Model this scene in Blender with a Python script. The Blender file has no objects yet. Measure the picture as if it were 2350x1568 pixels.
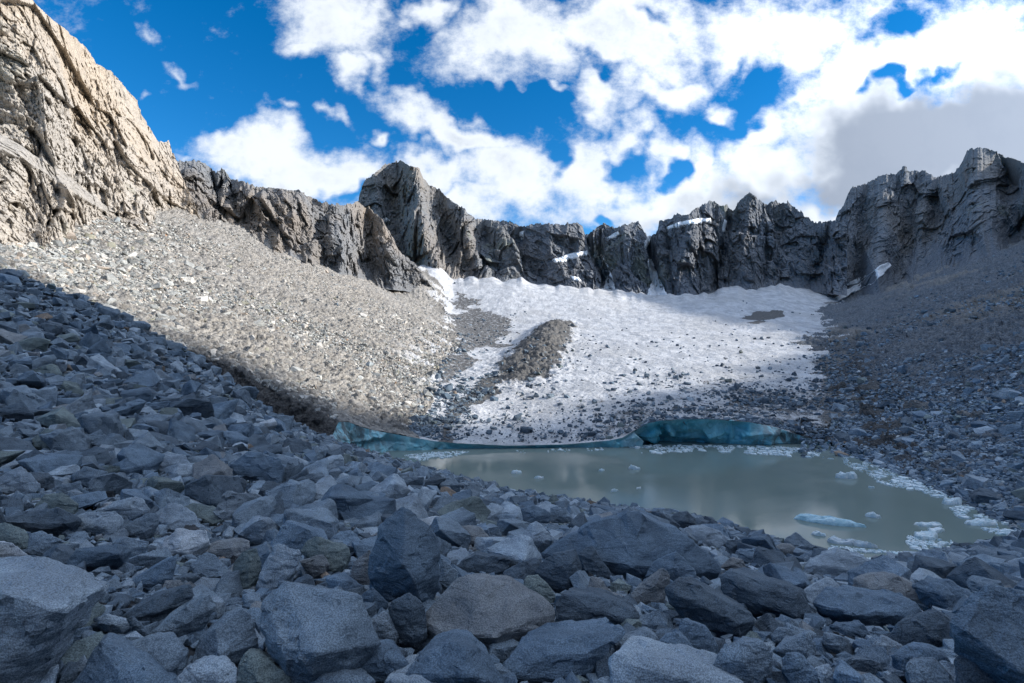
import bpy, bmesh, math, time
import numpy as np
from mathutils import Vector, Matrix, Euler
from mathutils.bvhtree import BVHTree
T0 = time.time()
F, CX, CY = 1175.0, 1175.0, 784.0          # focal length and centre, for measuring directions off the photograph
WATER = -15.0
sc = bpy.context.scene
COL = sc.collection
f32 = np.float32
rng = np.random.default_rng(7)

# ------------------------------------------------------------------ noise
def _hash(ix, iy, iz, seed):
    h = (ix.astype(np.uint32) * np.uint32(374761393)) ^ (iy.astype(np.uint32) * np.uint32(668265263)) ^ (iz.astype(np.uint32) * np.uint32(2246822519)) ^ np.uint32((seed * 3266489917) & 0xffffffff)
    h = (h ^ (h >> np.uint32(15))) * np.uint32(2246822519)
    h = (h ^ (h >> np.uint32(13))) * np.uint32(3266489917)
    return h ^ (h >> np.uint32(16))
def _u(h): return (h & np.uint32(0xffffff)).astype(f32) / f32(0xffffff)
def chunks(fn):
    def g(P, *a):
        P = np.asarray(P, f32); out = np.empty(len(P), f32)
        for i in range(0, len(P), 60000): out[i:i+60000] = fn(P[i:i+60000], *a)
        return out
    return g
@chunks
def vnoise(P, seed):
    I = np.floor(P); f = P - I; f = f*f*f*(f*(f*6-15)+10); I = I.astype(np.int64)
    r = np.zeros(len(P), f32)
    for dx in (0, 1):
        wx = f[:, 0] if dx else 1-f[:, 0]
        for dy in (0, 1):
            wy = f[:, 1] if dy else 1-f[:, 1]
            for dz in (0, 1):
                wz = f[:, 2] if dz else 1-f[:, 2]
                r += wx*wy*wz*_u(_hash(I[:, 0]+dx, I[:, 1]+dy, I[:, 2]+dz, seed))
    return r*2-1
def fbm(P, seed, octv=4, gain=.5, ridged=False):
    P = np.asarray(P, f32); r = np.zeros(len(P), f32); a = 1.; t = 0
    for o in range(octv):
        n = vnoise(P, seed+o*17)
        r += a*((1-2*np.abs(n)) if ridged else n); t += a
        P = P*2.03+11.7; a *= gain
    return r/t
@chunks
def facet(P, seed, hard=55.):
    """piecewise planar noise: every cell of a Voronoi field is one tilted, offset plane (broken rock)"""
    I = np.floor(P-.5).astype(np.int64)
    bd = np.full(len(P), 1e-30, f32); bv = np.zeros(len(P), f32)
    for dx in (0, 1):
        for dy in (0, 1):
            for dz in (0, 1):
                c = (I[:, 0]+dx, I[:, 1]+dy, I[:, 2]+dz)
                h = _hash(*c, seed); q = [_u(h)]
                for k in range(6):
                    h = _hash(h, h >> np.uint32(7), h >> np.uint32(3), seed+k+1); q.append(_u(h))
                rx = P[:, 0]-(c[0]+.5+(q[0]-.5)*.8); ry = P[:, 1]-(c[1]+.5+(q[1]-.5)*.8); rz = P[:, 2]-(c[2]+.5+(q[2]-.5)*.8)
                d = rx*rx+ry*ry+rz*rz
                v = (q[3]-.5)*1.1 + (rx*(q[4]-.5)+ry*(q[5]-.5)+rz*(q[6]-.5))*2.2
                e = np.exp(-hard*d); bd += e; bv += e*v
    return bv/bd*1.15
def sstep(a, b, x): t = np.clip((x-a)/(b-a), 0, 1); return t*t*(3-2*t)
def splus(x, w): return w*np.logaddexp(0, x/w)
def pts(s):                                   # "x,y x,y ..." -> array
    return np.array([[float(v) for v in p.split(',')] for p in s.split()])
def cur(s, x):                                # piecewise linear curve through "x,y ..." points
    a = pts(s); return np.interp(x, a[:, 0], a[:, 1])
def in_poly(x, y, poly):
    x = np.asarray(x); y = np.asarray(y); r = np.zeros(x.shape, bool); n = len(poly); j = n-1
    for i in range(n):
        xi, yi = poly[i]; xj, yj = poly[j]
        if yi != yj:
            r ^= ((yi > y) != (yj > y)) & (x < (xj-xi)*(y-yi)/(yj-yi)+xi)
        j = i
    return r

# ------------------------------------------------------------------ materials
def new_mat(name):
    m = bpy.data.materials.new(name); m.use_nodes = True
    nt = m.node_tree; b = nt.nodes['Principled BSDF']; return m, nt, b
class G:
    def __init__(s, nt): s.nt = nt
    def n(s, t, **k):
        o = s.nt.nodes.new('ShaderNode'+t)
        for a, v in k.items(): setattr(o, a, v)
        return o
    def put(s, sock, v):
        if v is None: return
        if isinstance(v, bpy.types.NodeSocket): s.nt.links.new(v, sock)
        else: sock.default_value = v
    def math(s, op, a, b=None, c=None, clamp=False):
        o = s.n('Math', operation=op, use_clamp=clamp); s.put(o.inputs[0], a); s.put(o.inputs[1], b); s.put(o.inputs[2], c); return o.outputs[0]
    def noise(s, vec, scale, detail=4, rough=.55, dist=0.):
        o = s.n('TexNoise'); s.put(o.inputs['Vector'], vec); o.inputs['Scale'].default_value = scale; o.inputs['Detail'].default_value = detail
        o.inputs['Roughness'].default_value = rough; o.inputs['Distortion'].default_value = dist; return o.outputs['Fac']
    def map(s, vec, scale=(1, 1, 1), loc=(0, 0, 0), rot=(0, 0, 0)):
        o = s.n('Mapping'); s.put(o.inputs[0], vec); o.inputs['Scale'].default_value = scale; o.inputs['Location'].default_value = loc; o.inputs['Rotation'].default_value = rot
        return o.outputs[0]
    def ramp(s, fac, lo, hi, a=0., b=1., smooth=True):
        o = s.n('MapRange', interpolation_type='SMOOTHSTEP' if smooth else 'LINEAR'); s.put(o.inputs[0], fac)
        for k, v in ((1, lo), (2, hi), (3, a), (4, b)): s.put(o.inputs[k], v)
        return o.outputs[0]
    def mix(s, fac, a, b, blend='MIX'):
        o = s.n('Mix', data_type='RGBA', blend_type=blend); s.put(o.inputs[0], fac)
        for k, v in ((6, a), (7, b)): s.put(o.inputs[k], v if isinstance(v, bpy.types.NodeSocket) else (*v, 1.))
        return o.outputs[2]
    def attr(s, name, out='Fac'): return s.n('Attribute', attribute_name=name).outputs[out]
    def pos(s): return s.n('NewGeometry').outputs['Position']
    def bump(s, h, strength, dist, normal=None):
        o = s.n('Bump'); s.put(o.inputs['Height'], h); o.inputs['Strength'].default_value = strength; o.inputs['Distance'].default_value = dist
        if normal is not None: s.put(o.inputs['Normal'], normal)
        return o.outputs[0]

def rock_material(name, source, fine=1.):
    """granite; the stone's own colour comes from the object colour or, on a heap, from an attribute"""
    m, nt, b = new_mat(name); g = G(nt); P = g.pos()
    base = g.n('ObjectInfo').outputs['Color'] if source == 'object' else g.attr('tone', 'Color')
    blotch = g.noise(P, 2.2*fine, 5, .62)
    speck = g.noise(P, 120.*fine, 2, .6)
    mid = g.noise(P, 17.*fine, 4, .7)
    c = g.mix(g.ramp(blotch, .35, .68, 0, 1), g.mix(1., base, (.78, .79, .80), 'MULTIPLY'), g.mix(1., base, (1.22, 1.21, 1.19), 'MULTIPLY'))
    c = g.mix(g.ramp(mid, .42, .66, 0., .35), c, g.mix(1., c, (.70, .71, .72), 'MULTIPLY'))
    c = g.mix(g.ramp(speck, .36, .64, 0, 1), g.mix(1., c, (.64, .65, .66), 'MULTIPLY'), g.mix(1., c, (1.34, 1.34, 1.34), 'MULTIPLY'))
    vo = g.n('TexVoronoi', feature='DISTANCE_TO_EDGE'); g.put(vo.inputs['Vector'], g.map(P, (1, 1, 1.5), rot=(.4, .2, .3))); vo.inputs['Scale'].default_value = 1.7*fine
    crack = g.math('MULTIPLY', g.ramp(vo.outputs['Distance'], .0, .014, 1., 0.), g.ramp(g.noise(P, 1.4*fine, 3, .5), .5, .6))
    c = g.mix(g.math('MULTIPLY', crack, .55), c, g.mix(1., c, (.35, .35, .36), 'MULTIPLY'))
    rust = g.ramp(g.noise(g.map(P, (1, 1, 1), (31, 7, 3)), .9*fine, 5, .6), .62, .76, 0, .12)
    c = g.mix(rust, c, (.25, .20, .155))
    nt.links.new(c, b.inputs['Base Color']); b.inputs['Roughness'].default_value = .82
    b.inputs['Specular IOR Level'].default_value = .25
    h = g.math('ADD', g.math('MULTIPLY', g.noise(P, 9*fine, 8, .68), 1.), g.math('MULTIPLY', speck, .07))
    h2 = g.noise(g.map(P, (1, 1, 3.2), rot=(.5, .3, 0)), 3.3*fine, 5, .6, .4)
    n = g.bump(h2, .55, .09/fine); n = g.bump(h, .6, .035/fine, n)
    nt.links.new(n, b.inputs['Normal']); return m

def cliff_material(name, grey, tan, tanamt, dark, scale=1.):
    m, nt, b = new_mat(name); g = G(nt); P = g.pos()
    V = g.map(P, (1, 1, .4), rot=(.25, .2, 0))
    big = g.noise(g.map(P, (1, 1, .55)), .022*scale, 6, .62, .5)
    streak = g.noise(V, .16*scale, 7, .68, .6)
    fine = g.noise(P, 1.1*scale, 6, .7)
    c = g.mix(g.ramp(fine, .33, .7), tuple(v*.78 for v in grey), tuple(v*1.2 for v in grey))
    w = g.math('ADD', g.ramp(big, .42, .62, 0, tanamt), g.math('MULTIPLY', g.attr('warm'), .8), clamp=True)
    c = g.mix(w, c, g.mix(g.ramp(fine, .3, .7), tuple(v*.75 for v in tan), tuple(v*1.2 for v in tan)))
    c = g.mix(g.ramp(streak, .54, .70, 0, .55), c, dark)
    pale = g.noise(g.map(P, (1, 1, .5), (17, 3, 9)), .09*scale, 6, .65)
    c = g.mix(g.ramp(pale, .60, .74, 0, .5), c, tuple(min(.6, v*1.7) for v in grey))
    grn = g.noise(g.map(P, (1, 1, 1), (-40, 13, 5)), .035*scale, 5, .6)
    c = g.mix(g.ramp(grn, .60, .72, 0, .45), c, (.20, .22, .16))
    c = g.mix(g.math('MULTIPLY', g.attr('ramp'), .85), c, g.mix(g.ramp(fine, .35, .65), tuple(v*.6 for v in grey), tuple(v*1.05 for v in grey)))
    nt.links.new(c, b.inputs['Base Color']); b.inputs['Roughness'].default_value = .9; b.inputs['Specular IOR Level'].default_value = .15
    h = g.math('ADD', g.noise(g.map(P, (1, 1, .45)), .9*scale, 8, .7), g.math('MULTIPLY', streak, .8))
    nt.links.new(g.bump(h, .55, .6/scale), b.inputs['Normal']); return m

def scree_material(name, a, bcol, scale=1., warmcol=(.34, .27, .19)):
    m, nt, b = new_mat(name); g = G(nt); P = g.pos()
    v = g.n('TexVoronoi', feature='F1'); g.put(v.inputs['Vector'], g.map(P, (1, 1, 1.4))); v.inputs['Scale'].default_value = 1.6*scale; v.inputs['Randomness'].default_value = 1
    big = g.noise(P, .05*scale, 5, .6); fine = g.noise(P, 3.*scale, 6, .72)
    c = g.mix(g.ramp(big, .38, .62), a, bcol)
    sep = g.n('SeparateColor'); nt.links.new(v.outputs['Color'], sep.inputs[0])
    c = g.mix(g.math('MULTIPLY', sep.outputs[0], .8), g.mix(1., c, (.55, .55, .56), 'MULTIPLY'), g.mix(1., c, (1.35, 1.34, 1.32), 'MULTIPLY'))
    c = g.mix(g.ramp(fine, .4, .7, 0, .5), c, g.mix(1., c, (.6, .6, .6), 'MULTIPLY'))
    c = g.mix(g.math('MULTIPLY', g.attr('warm'), .8), c, warmcol)
    c = g.mix(g.attr('deb_and_shade'), c, g.mix(g.ramp(fine, .35, .7), (.045, .045, .047), (.13, .13, .13)))
    c = g.mix(g.attr('ice'), c, (.70, .72, .75))
    nt.links.new(c, b.inputs['Base Color']); b.inputs['Roughness'].default_value = .92; b.inputs['Specular IOR Level'].default_value = .12
    h = g.math('ADD', g.math('MULTIPLY', v.outputs['Distance'], -.8), g.noise(P, 2.5*scale, 7, .7))
    nt.links.new(g.bump(h, .8, .5/scale), b.inputs['Normal']); return m

def glacier_material():
    m, nt, b = new_mat('dirty glacier snow'); g = G(nt); P = g.pos()
    fine = g.noise(P, 2.4, 8, .75); mid = g.noise(g.map(P, (1, .5, 1), rot=(0, 0, .3)), .28, 7, .68, .4); big = g.noise(P, .035, 4, .55)
    c = g.mix(g.ramp(mid, .36, .62), (.37, .385, .41), (.60, .61, .625))
    c = g.mix(g.ramp(big, .45, .62, 0, .5), c, (.42, .42, .42))
    deb_and_shade = g.attr('deb_and_shade')
    thr = g.math('SUBTRACT', 1., deb_and_shade)
    grit = g.noise(g.map(P, (1, .7, 1)), .95, 10, .8)
    k = g.ramp(g.math('SUBTRACT', g.math('ADD', g.math('MULTIPLY', grit, .75), .13), thr), -.04, .05)
    dirt = g.mix(g.ramp(fine, .35, .68), (.05, .05, .052), (.17, .165, .155))
    c = g.mix(g.ramp(fine, .52, .70, 0, .6), c, (.33, .335, .34))
    flow = g.noise(g.map(P, (.55, .06, 1), rot=(0, 0, -.12)), 1., 6, .7)
    c = g.mix(g.ramp(flow, .50, .66, 0, .45), c, (.40, .40, .40))
    pep = g.noise(P, 3.4, 5, .75)
    c = g.mix(g.math('MULTIPLY', g.ramp(pep, .54, .61), g.ramp(deb_and_shade, .2, .5, .45, 1.)), c, (.14, .14, .14))
    c = g.mix(k, c, dirt)
    nt.links.new(c, b.inputs['Base Color']); b.inputs['Roughness'].default_value = .75; b.inputs['Specular IOR Level'].default_value = .3
    h = g.math('ADD', g.noise(P, .8, 9, .72), g.math('MULTIPLY', k, .35))
    nt.links.new(g.bump(h, .8, .5), b.inputs['Normal']); return m

def ice_material():
    m, nt, b = new_mat('blue glacier ice'); g = G(nt); P = g.pos()
    a = g.noise(g.map(P, (1, 1, .8)), .35, 6, .6, .8); v = g.noise(g.map(P, (1, 1, .3), rot=(0, .5, 0)), .9, 6, .65, .5)
    c = g.mix(g.ramp(a, .32, .68), (.07, .42, .54), (.30, .66, .73))
    c = g.mix(g.attr('pale'), c, g.mix(g.ramp(v, .35, .65), (.30, .48, .52), (.70, .77, .79)))
    c = g.mix(g.math('MULTIPLY', g.attr('deb_and_shade'), g.ramp(v, .40, .56)), c, (.07, .085, .085))
    nt.links.new(c, b.inputs['Base Color']); b.inputs['Roughness'].default_value = .35
    b.inputs['Specular IOR Level'].default_value = .4
    nt.links.new(g.bump(g.noise(P, 1.1, 6, .6), .5, .5), b.inputs['Normal']); return m

def snow_material(name='old snow', blue=0.):
    m, nt, b = new_mat(name); g = G(nt); P = g.pos()
    n = g.noise(P, .6, 7, .7)
    c = g.mix(g.ramp(n, .35, .7), (.62-.1*blue, .65, .69), (.84-.1*blue, .85, .87))
    nt.links.new(c, b.inputs['Base Color']); b.inputs['Roughness'].default_value = .7
    nt.links.new(g.bump(n, .5, .4), b.inputs['Normal']); return m

def floe_material():
    m, nt, b = new_mat('floating ice'); g = G(nt); P = g.pos()
    n = g.noise(P, 2.2, 6, .7)
    c = g.mix(g.ramp(n, .3, .7), (.42, .58, .64), (.80, .85, .87))
    o = g.n('ObjectInfo').outputs['Color']
    c = g.mix(1., c, o, 'MULTIPLY')
    nt.links.new(c, b.inputs['Base Color']); b.inputs['Roughness'].default_value = .5
    nt.links.new(g.bump(n, .7, .2), b.inputs['Normal']); return m

def water_material():
    m, nt, b = new_mat('milky meltwater'); g = G(nt); P = g.pos()
    big = g.noise(g.map(P, (1, .45, 1), rot=(0, 0, .4)), .06, 4, .55, .6)
    c = g.mix(g.ramp(big, .35, .65), (.15, .20, .188), (.18, .232, .216))
    nt.links.new(c, b.inputs['Base Color']); b.inputs['Roughness'].default_value = .04; b.inputs['IOR'].default_value = 1.33
    h = g.math('ADD', g.noise(g.map(P, (1, 1.7, 1)), 2.2, 4, .6), g.math('MULTIPLY', g.noise(P, 9., 3, .6), .35))
    patch = g.ramp(g.noise(g.map(P, (.6, 1, 1)), .09, 3, .5), .36, .62, .15, 1.)
    o = g.n('Bump'); g.put(o.inputs['Height'], h); g.put(o.inputs['Strength'], g.math('MULTIPLY', patch, .10)); o.inputs['Distance'].default_value = .12
    nt.links.new(o.outputs[0], b.inputs['Normal']); return m

M_ROCK = rock_material('granite', 'object')
M_HEAP = rock_material('granite heap', 'attribute')
M_FAR = rock_material('granite heap far', 'attribute', .35)
M_GLACIER, M_ICE, M_SNOW, M_FLOE, M_WATER = glacier_material(), ice_material(), snow_material(), floe_material(), water_material()
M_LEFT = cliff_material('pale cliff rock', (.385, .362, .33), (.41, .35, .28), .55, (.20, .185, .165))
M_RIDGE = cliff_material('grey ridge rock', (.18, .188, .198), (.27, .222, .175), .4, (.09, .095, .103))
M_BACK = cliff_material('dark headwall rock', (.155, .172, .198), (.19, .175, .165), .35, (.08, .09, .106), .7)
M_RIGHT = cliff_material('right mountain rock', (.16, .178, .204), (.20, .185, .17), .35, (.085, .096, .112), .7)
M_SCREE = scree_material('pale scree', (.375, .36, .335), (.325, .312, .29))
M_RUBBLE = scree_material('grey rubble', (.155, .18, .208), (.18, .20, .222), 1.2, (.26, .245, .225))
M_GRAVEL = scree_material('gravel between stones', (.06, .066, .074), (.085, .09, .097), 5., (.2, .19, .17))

# ------------------------------------------------------------------ object helpers
def tag(o, label, cat=None, group=None, kind=None):
    o['label'] = label
    if cat: o['category'] = cat
    if group: o['group'] = group
    if kind: o['kind'] = kind
    return o
def make_mesh(name, V, Fq, mat, smooth=True, attrs=None, parent=None):
    """V (n,3); Fq (m,3) or (m,4)"""
    me = bpy.data.meshes.new(name); V = np.ascontiguousarray(V, f32); Fq = np.ascontiguousarray(Fq, np.int32)
    k = Fq.shape[1]
    me.vertices.add(len(V)); me.vertices.foreach_set('co', V.ravel())
    me.loops.add(Fq.size); me.loops.foreach_set('vertex_index', Fq.ravel())
    me.polygons.add(len(Fq)); me.polygons.foreach_set('loop_start', np.arange(0, Fq.size, k, dtype=np.int32))
    me.polygons.foreach_set('loop_total', np.full(len(Fq), k, np.int32))
    me.polygons.foreach_set('use_smooth', np.full(len(Fq), smooth, bool))
    for an, av in (attrs or {}).items():
        if av.ndim == 1:
            a = me.attributes.new(an, 'FLOAT', 'POINT'); a.data.foreach_set('value', np.ascontiguousarray(av, f32))
        else:
            a = me.attributes.new(an, 'FLOAT_COLOR', 'POINT'); a.data.foreach_set('color', np.ascontiguousarray(av, f32).ravel())
    me.update(calc_edges=True); me.materials.append(mat)
    o = bpy.data.objects.new(name, me); COL.objects.link(o)
    if parent: o.parent = parent
    return o
def grid_faces(nr, nc):
    i = np.arange(nr*nc).reshape(nr, nc)
    return np.stack([i[:-1, :-1], i[:-1, 1:], i[1:, 1:], i[1:, :-1]], -1).reshape(-1, 4)
def grid_normals(V, nr, nc, flip=1.):
    A = V.reshape(nr, nc, 3); du = np.gradient(A, axis=1); dv = np.gradient(A, axis=0)
    n = np.cross(du, dv); n /= np.linalg.norm(n, axis=-1, keepdims=True)+1e-9
    return (flip*n).reshape(-1, 3).astype(f32)
def submesh(V, Fq, keep, attrs):
    Fk = Fq[keep]; u, inv = np.unique(Fk, return_inverse=True)
    return V[u], inv.reshape(Fk.shape), {k: v[u] for k, v in attrs.items()}, u

# ------------------------------------------------------------------ terrain height
ICE_TOP = "700,960 870,990 940,1003 1000,1013 1050,1018 1170,1023 1300,1020 1400,1011 1430,1004 1455,988 1485,972 1520,965 1570,962 1640,962 1720,969 1780,981 1850,1004 1900,1016"
FRONT = "-300,60 480,60 700,62 760,65 800,68.5 870,70 1000,71 1170,71.5 1300,72 1400,72.3 1440,72.2 1480,72.4 1560,72.8 1640,73.2 1720,73.8 1780,74.5 1850,74.5 1900,74 1950,70 2000,66 2040,62 2150,51 2230,45 2350,38 2700,31"
BACK = "-400,0 900,8 960,24 1000,24 1040,17 1175,16 1270,12 1350,10 1445,6 1560,5 1650,9 1790,11 1900,8 1960,2 2010,0 2700,0"
def gl(Y): return -14.5+.153*(Y-75)
def XE(Y): return cur("40,-10 60,-11 75,-13 115,-15 170,-15 225,-27 260,-34 300,-58 380,-75", Y)
def XG(Y): return 5+.6*Y
def XM(Y): return 2+22*np.clip((Y-122)/(240-122), -.2, 1.2)
def basin(X, Y, full=True):
    px = CX+F*X/Y
    z = gl(Y)+.5*splus(XE(Y)-X, 2.5)+.42*splus(X-XG(Y), 3.)
    z = z+cur(BACK, px)*sstep(205, 305, Y)
    z = z+(2.6*np.interp(px, np.arange(900, 2001, 37.), np.random.default_rng(3).uniform(-.6, 1, 30))+1.2*np.interp(px, np.arange(900, 2001, 11.), np.random.default_rng(4).uniform(-.6, 1, 101)))*sstep(268, 305, Y)
    # medial moraine: a hump of debris standing on the ice
    xm = XM(Y)
    z = z+3.2*np.exp(-((X-xm)/6.5)**2)*sstep(112, 150, Y)*(1-sstep(195, 232, Y))
    z = z+2.2*np.exp(-(((X-104)/11)**2+((Y-205)/14)**2))
    if full:
        yf = cur(FRONT, px); m = sstep(760, 880, px)*(1-sstep(1850, 1960, px))
        zb = -(cur(ICE_TOP, px)-CY)/F*yf; z0 = gl(yf)+.5*splus(XE(yf)-X/Y*yf, 2.5)+.42*splus(X/Y*yf-XG(yf), 3.)
        z = z+m*(zb-z0)*np.exp(-np.maximum(Y-yf, 0)/9.)
        z = z-1.3*np.maximum(0, 66.5-Y)*sstep(390, 520, px)*(1-sstep(760, 830, px))   # melt gully along the ice
    return z
HS = [-1.6, -1.25, -1, -.8, -.6, -.523, -.45, -.37, -.3, 0, .36, .7, 1, 1.5]
HY = [.8, 1.5, 3, 6, 12, 20, 35, 50, 60, 70, 85]
HZ = np.array([[-1.7, -1.7, -1.7, -1.7, -1.2, .6, 6, 12, 16, 20, 26], [-1.7, -1.75, -1.85, -2, -2.2, -1.2, 3.2, 8.6, 12.4, 16, 21],
    [-1.75, -1.8, -2, -2.3, -2.7, -2.4, .2, 4.4, 8.5, 11.5, 16], [-1.75, -1.8, -2, -2.5, -3.1, -3.3, -1.9, 1.2, 3.8, 6, 9],
    [-1.75, -1.8, -2, -2.7, -3.4, -3.9, -4.3, -3.5, -2.6, -1.8, -.5], [-1.75, -1.8, -2, -2.7, -3.5, -4.3, -5.4, -6.0, -6.3, -6.6, -7],
    [-1.75, -1.8, -2, -2.65, -3.6, -4.7, -6.7, -8.4, -9.3, -10.3, -12], [-1.75, -1.8, -2, -2.6, -3.7, -5, -7.5, -9.9, -11.5, -13, -16],
    [-1.75, -1.8, -2, -2.6, -3.75, -5.3, -8.2, -11.1, -13, -15, -18], [-1.75, -1.8, -2, -2.9, -4.5, -6.7, -10.8, -14.9, -17.6, -20, -24],
    [-1.75, -1.8, -2, -3, -4.9, -7.6, -12.5, -17.4, -20.6, -24, -28], [-1.75, -1.8, -2, -3.26, -5.8, -9.1, -15.4, -21, -25, -29, -34],
    [-1.75, -1.8, -2, -3.1, -5.3, -8.2, -13.7, -18, -21, -24, -28], [-1.75, -1.8, -2, -2.9, -4.6, -6.8, -11, -15, -18, -21, -25]])
def near(X, Y):
    X = np.asarray(X, float); Y = np.asarray(Y, float)
    s = np.clip(X/Y, HS[0], HS[-1]-1e-6); y = np.clip(Y, HY[0], HY[-1]-1e-6)
    i = np.clip(np.searchsorted(HS, s, 'right')-1, 0, len(HS)-2); j = np.clip(np.searchsorted(HY, y, 'right')-1, 0, len(HY)-2)
    hs = np.array(HS); hy = np.array(HY)
    a = (s-hs[i])/(hs[i+1]-hs[i]); b = (y-hy[j])/(hy[j+1]-hy[j])
    z = HZ[i, j]*(1-a)*(1-b)+HZ[i+1, j]*a*(1-b)+HZ[i, j+1]*(1-a)*b+HZ[i+1, j+1]*a*b
    yc = np.interp(s, [-1.6, -1, -.6, -.45, -.3, -.2], [63, 61, 61, 63, 72, 200])
    return z-.9*np.maximum(0, y-yc)
def solve(fn, px, py, lo, hi):
    """distance at which the line of sight through (px,py) meets the height field"""
    Y = np.exp(np.linspace(np.log(lo), np.log(hi), 600)); s = (px-CX)/F; k = -(py-CY)/F
    d = fn(s*Y, Y)-k*Y; h = np.nonzero(d >= 0)[0]
    return Y[h[0]] if len(h) else hi
print('t defs', round(time.time()-T0, 1))

# ------------------------------------------------------------------ basin: scree slope, glacier, rubble slope
WALL_BASE = "-300,545 0,556 40,574 125,574 165,552 185,522 255,508 330,528 400,505 470,523 530,533 570,560 620,592 700,612 760,634 850,646 930,655 985,650 1010,612 1040,638 1175,640 1270,658 1350,666 1395,650 1445,680 1480,668 1510,655 1560,683 1600,678 1650,664 1700,659 1750,647 1790,640 1850,650 1890,690 1960,696 2030,676 2150,636 2250,596 2350,572 2700,520"
pxk = np.arange(-300, 2701, 20.)
base_Y = np.array([min(solve(lambda a, b: basin(a, b), p, cur(WALL_BASE, p), 55, 420), 312) for p in pxk])
bs = np.convolve(np.pad(base_Y, 2, 'edge'), [.1, .2, .4, .2, .1], 'valid')
def base_depth(px): return np.interp(px, pxk, bs)

nc, nr = 1250, 430
px = np.linspace(-290, 2640, nc); y0 = cur(FRONT, px); y1 = base_depth(px)*1.12+8
tt = np.linspace(0, 1, nr)[:, None]
Yg = 1/((1/y0)*(1-tt)+(1/y1)*tt); Xg = (px-CX)/F*Yg
Zg = basin(Xg, Yg)
V = np.stack([Xg, Yg, Zg], -1).reshape(-1, 3).astype(f32)
X, Y = V[:, 0], V[:, 1]
N = grid_normals(V, nr, nc)
PX = CX+F*X/Y; PY = CY-F*V[:, 2]/Y
w3 = fbm(V*.06, 3, 4); w4 = fbm(V*.25, 5, 3)
isE = X < XE(Y)-1+4*w3+2*w4
isG = X > XG(Y)+22*w3+7*w4-2
isE |= (PX < 800)
isG |= (PX > 2100)
d = np.zeros(len(V), f32)
# stones on the scree and rubble slopes, ripples and hummocks on the ice
d += np.where(isE, .9*fbm(V*.05, 11, 3)+.45*facet(V*.7, 12)+.25*facet(V*1.7, 13), 0)
oc = sstep(.02, .3, fbm(V*np.array([.035, .035, .06])+3.1, 21, 4)) * (PX > 1900)
d += np.where(isG, 1.5*fbm(V*.05, 14, 3)+(.35+.9*oc)*facet(V*np.array([.3, .18, .5]), 15)+.35*facet(V*.9, 16)+.2*facet(V*2., 17), 0)
ice = ~(isE | isG)
d += np.where(ice, .55*fbm(V*.06, 18, 4)+.22*fbm(V*.5, 19, 4)+.08*facet(V*1.5, 20), 0)
mor = np.exp(-((X-XM(Y)-1+3*w4)/9)**2)*sstep(95, 125, Y)*(1-sstep(195, 240, Y+14*w4))
d += mor*(1.2*fbm(V*.16, 22, 3)+.7*facet(V*.45, 23)+.35*facet(V*1.2, 24))
lip = np.clip((Y-cur(FRONT, PX))/4, 0, 1)
V2 = V+N*(d*(.25+.75*lip))[:, None]
# debris on the ice
e1 = pts("1000,1030 1010,960 1060,900 1120,850 1180,830 1230,830 1200,870 1120,905 1050,960 1060,1030")
e2 = pts("1030,650 1080,690 1190,720 1180,770 1110,800 1090,840 1020,880 960,950 940,1010 860,980 930,880 1010,780 1030,720")
deb_and_shade = .14+.16*np.clip(fbm(V*.03, 31, 3)+.3, 0, 1)
def near_poly(poly, soft):
    c = poly.mean(0); out = np.zeros(len(V), f32)
    wx = PX+soft*.8*w3*2+soft*.5*w4; wy = PY+soft*.5*fbm(V*.1, 33, 3)*2
    for k, sc_ in enumerate((1.18, 1.08, 1., .9)):
        q = c+(poly-c)*sc_; out += .25*in_poly(wx, wy, q)
    return out
deb_and_shade = np.maximum(deb_and_shade, .86*mor); deb_and_shade = np.maximum(deb_and_shade, .62*near_poly(e1, 34)); deb_and_shade = np.maximum(deb_and_shade, .53*near_poly(e2, 40))
gE = 1-sstep(0, 9, X-XE(Y)); deb_and_shade = np.maximum(deb_and_shade, .66*gE*(.6+.4*w3))
gG = sstep(-15, 4, X-XG(Y)+8*w3)*(1-sstep(120, 190, Y)); deb_and_shade = np.maximum(deb_and_shade, .82*gG)
gG2 = sstep(-24, 8, X-XG(Y)+14*w3); deb_and_shade = np.maximum(deb_and_shade, .55*gG2)
low = (1-sstep(80, 150, Y))*sstep(1080, 1700, PX); deb_and_shade = np.maximum(deb_and_shade, .30+.19*low+.12*w4+.08*w3)
deb_and_shade = np.maximum(deb_and_shade, .80*near_poly(pts("1690,735 1740,712 1800,715 1790,730 1740,742"), 12))
deb_and_shade = np.maximum(deb_and_shade, .62*near_poly(pts("1600,690 1640,655 1655,660 1650,690"), 10))
deb_and_shade = np.maximum(deb_and_shade, .60*near_poly(pts("1385,690 1395,650 1420,690"), 8)); deb_and_shade = np.maximum(deb_and_shade, .52*near_poly(pts("1450,690 1500,655 1545,695 1490,712"), 14))
deb_and_shade = np.clip(np.where(Y > 265, deb_and_shade*.7, deb_and_shade), 0, .97)
warm = np.where(isG, oc*.9, 0.)+np.where(isE, .15*np.clip(w3+.2, 0, 1), 0)
dirt_and_shade = (1-sstep(65.5, 68.5, Y))*sstep(400, 500, PX)*(1-sstep(800, 870, PX))*isE
dirt_and_shade = np.maximum(dirt_and_shade, np.where(isE, .85*sstep(-9, 1, X-XE(Y)), 0)*sstep(.1, -.3, w3-.0))
dirt_and_shade = np.maximum(dirt_and_shade, np.where(isG, .8*(1-sstep(3, 11, X-XG(Y)+3*w3))*(1-sstep(120, 190, Y)), 0))
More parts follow.
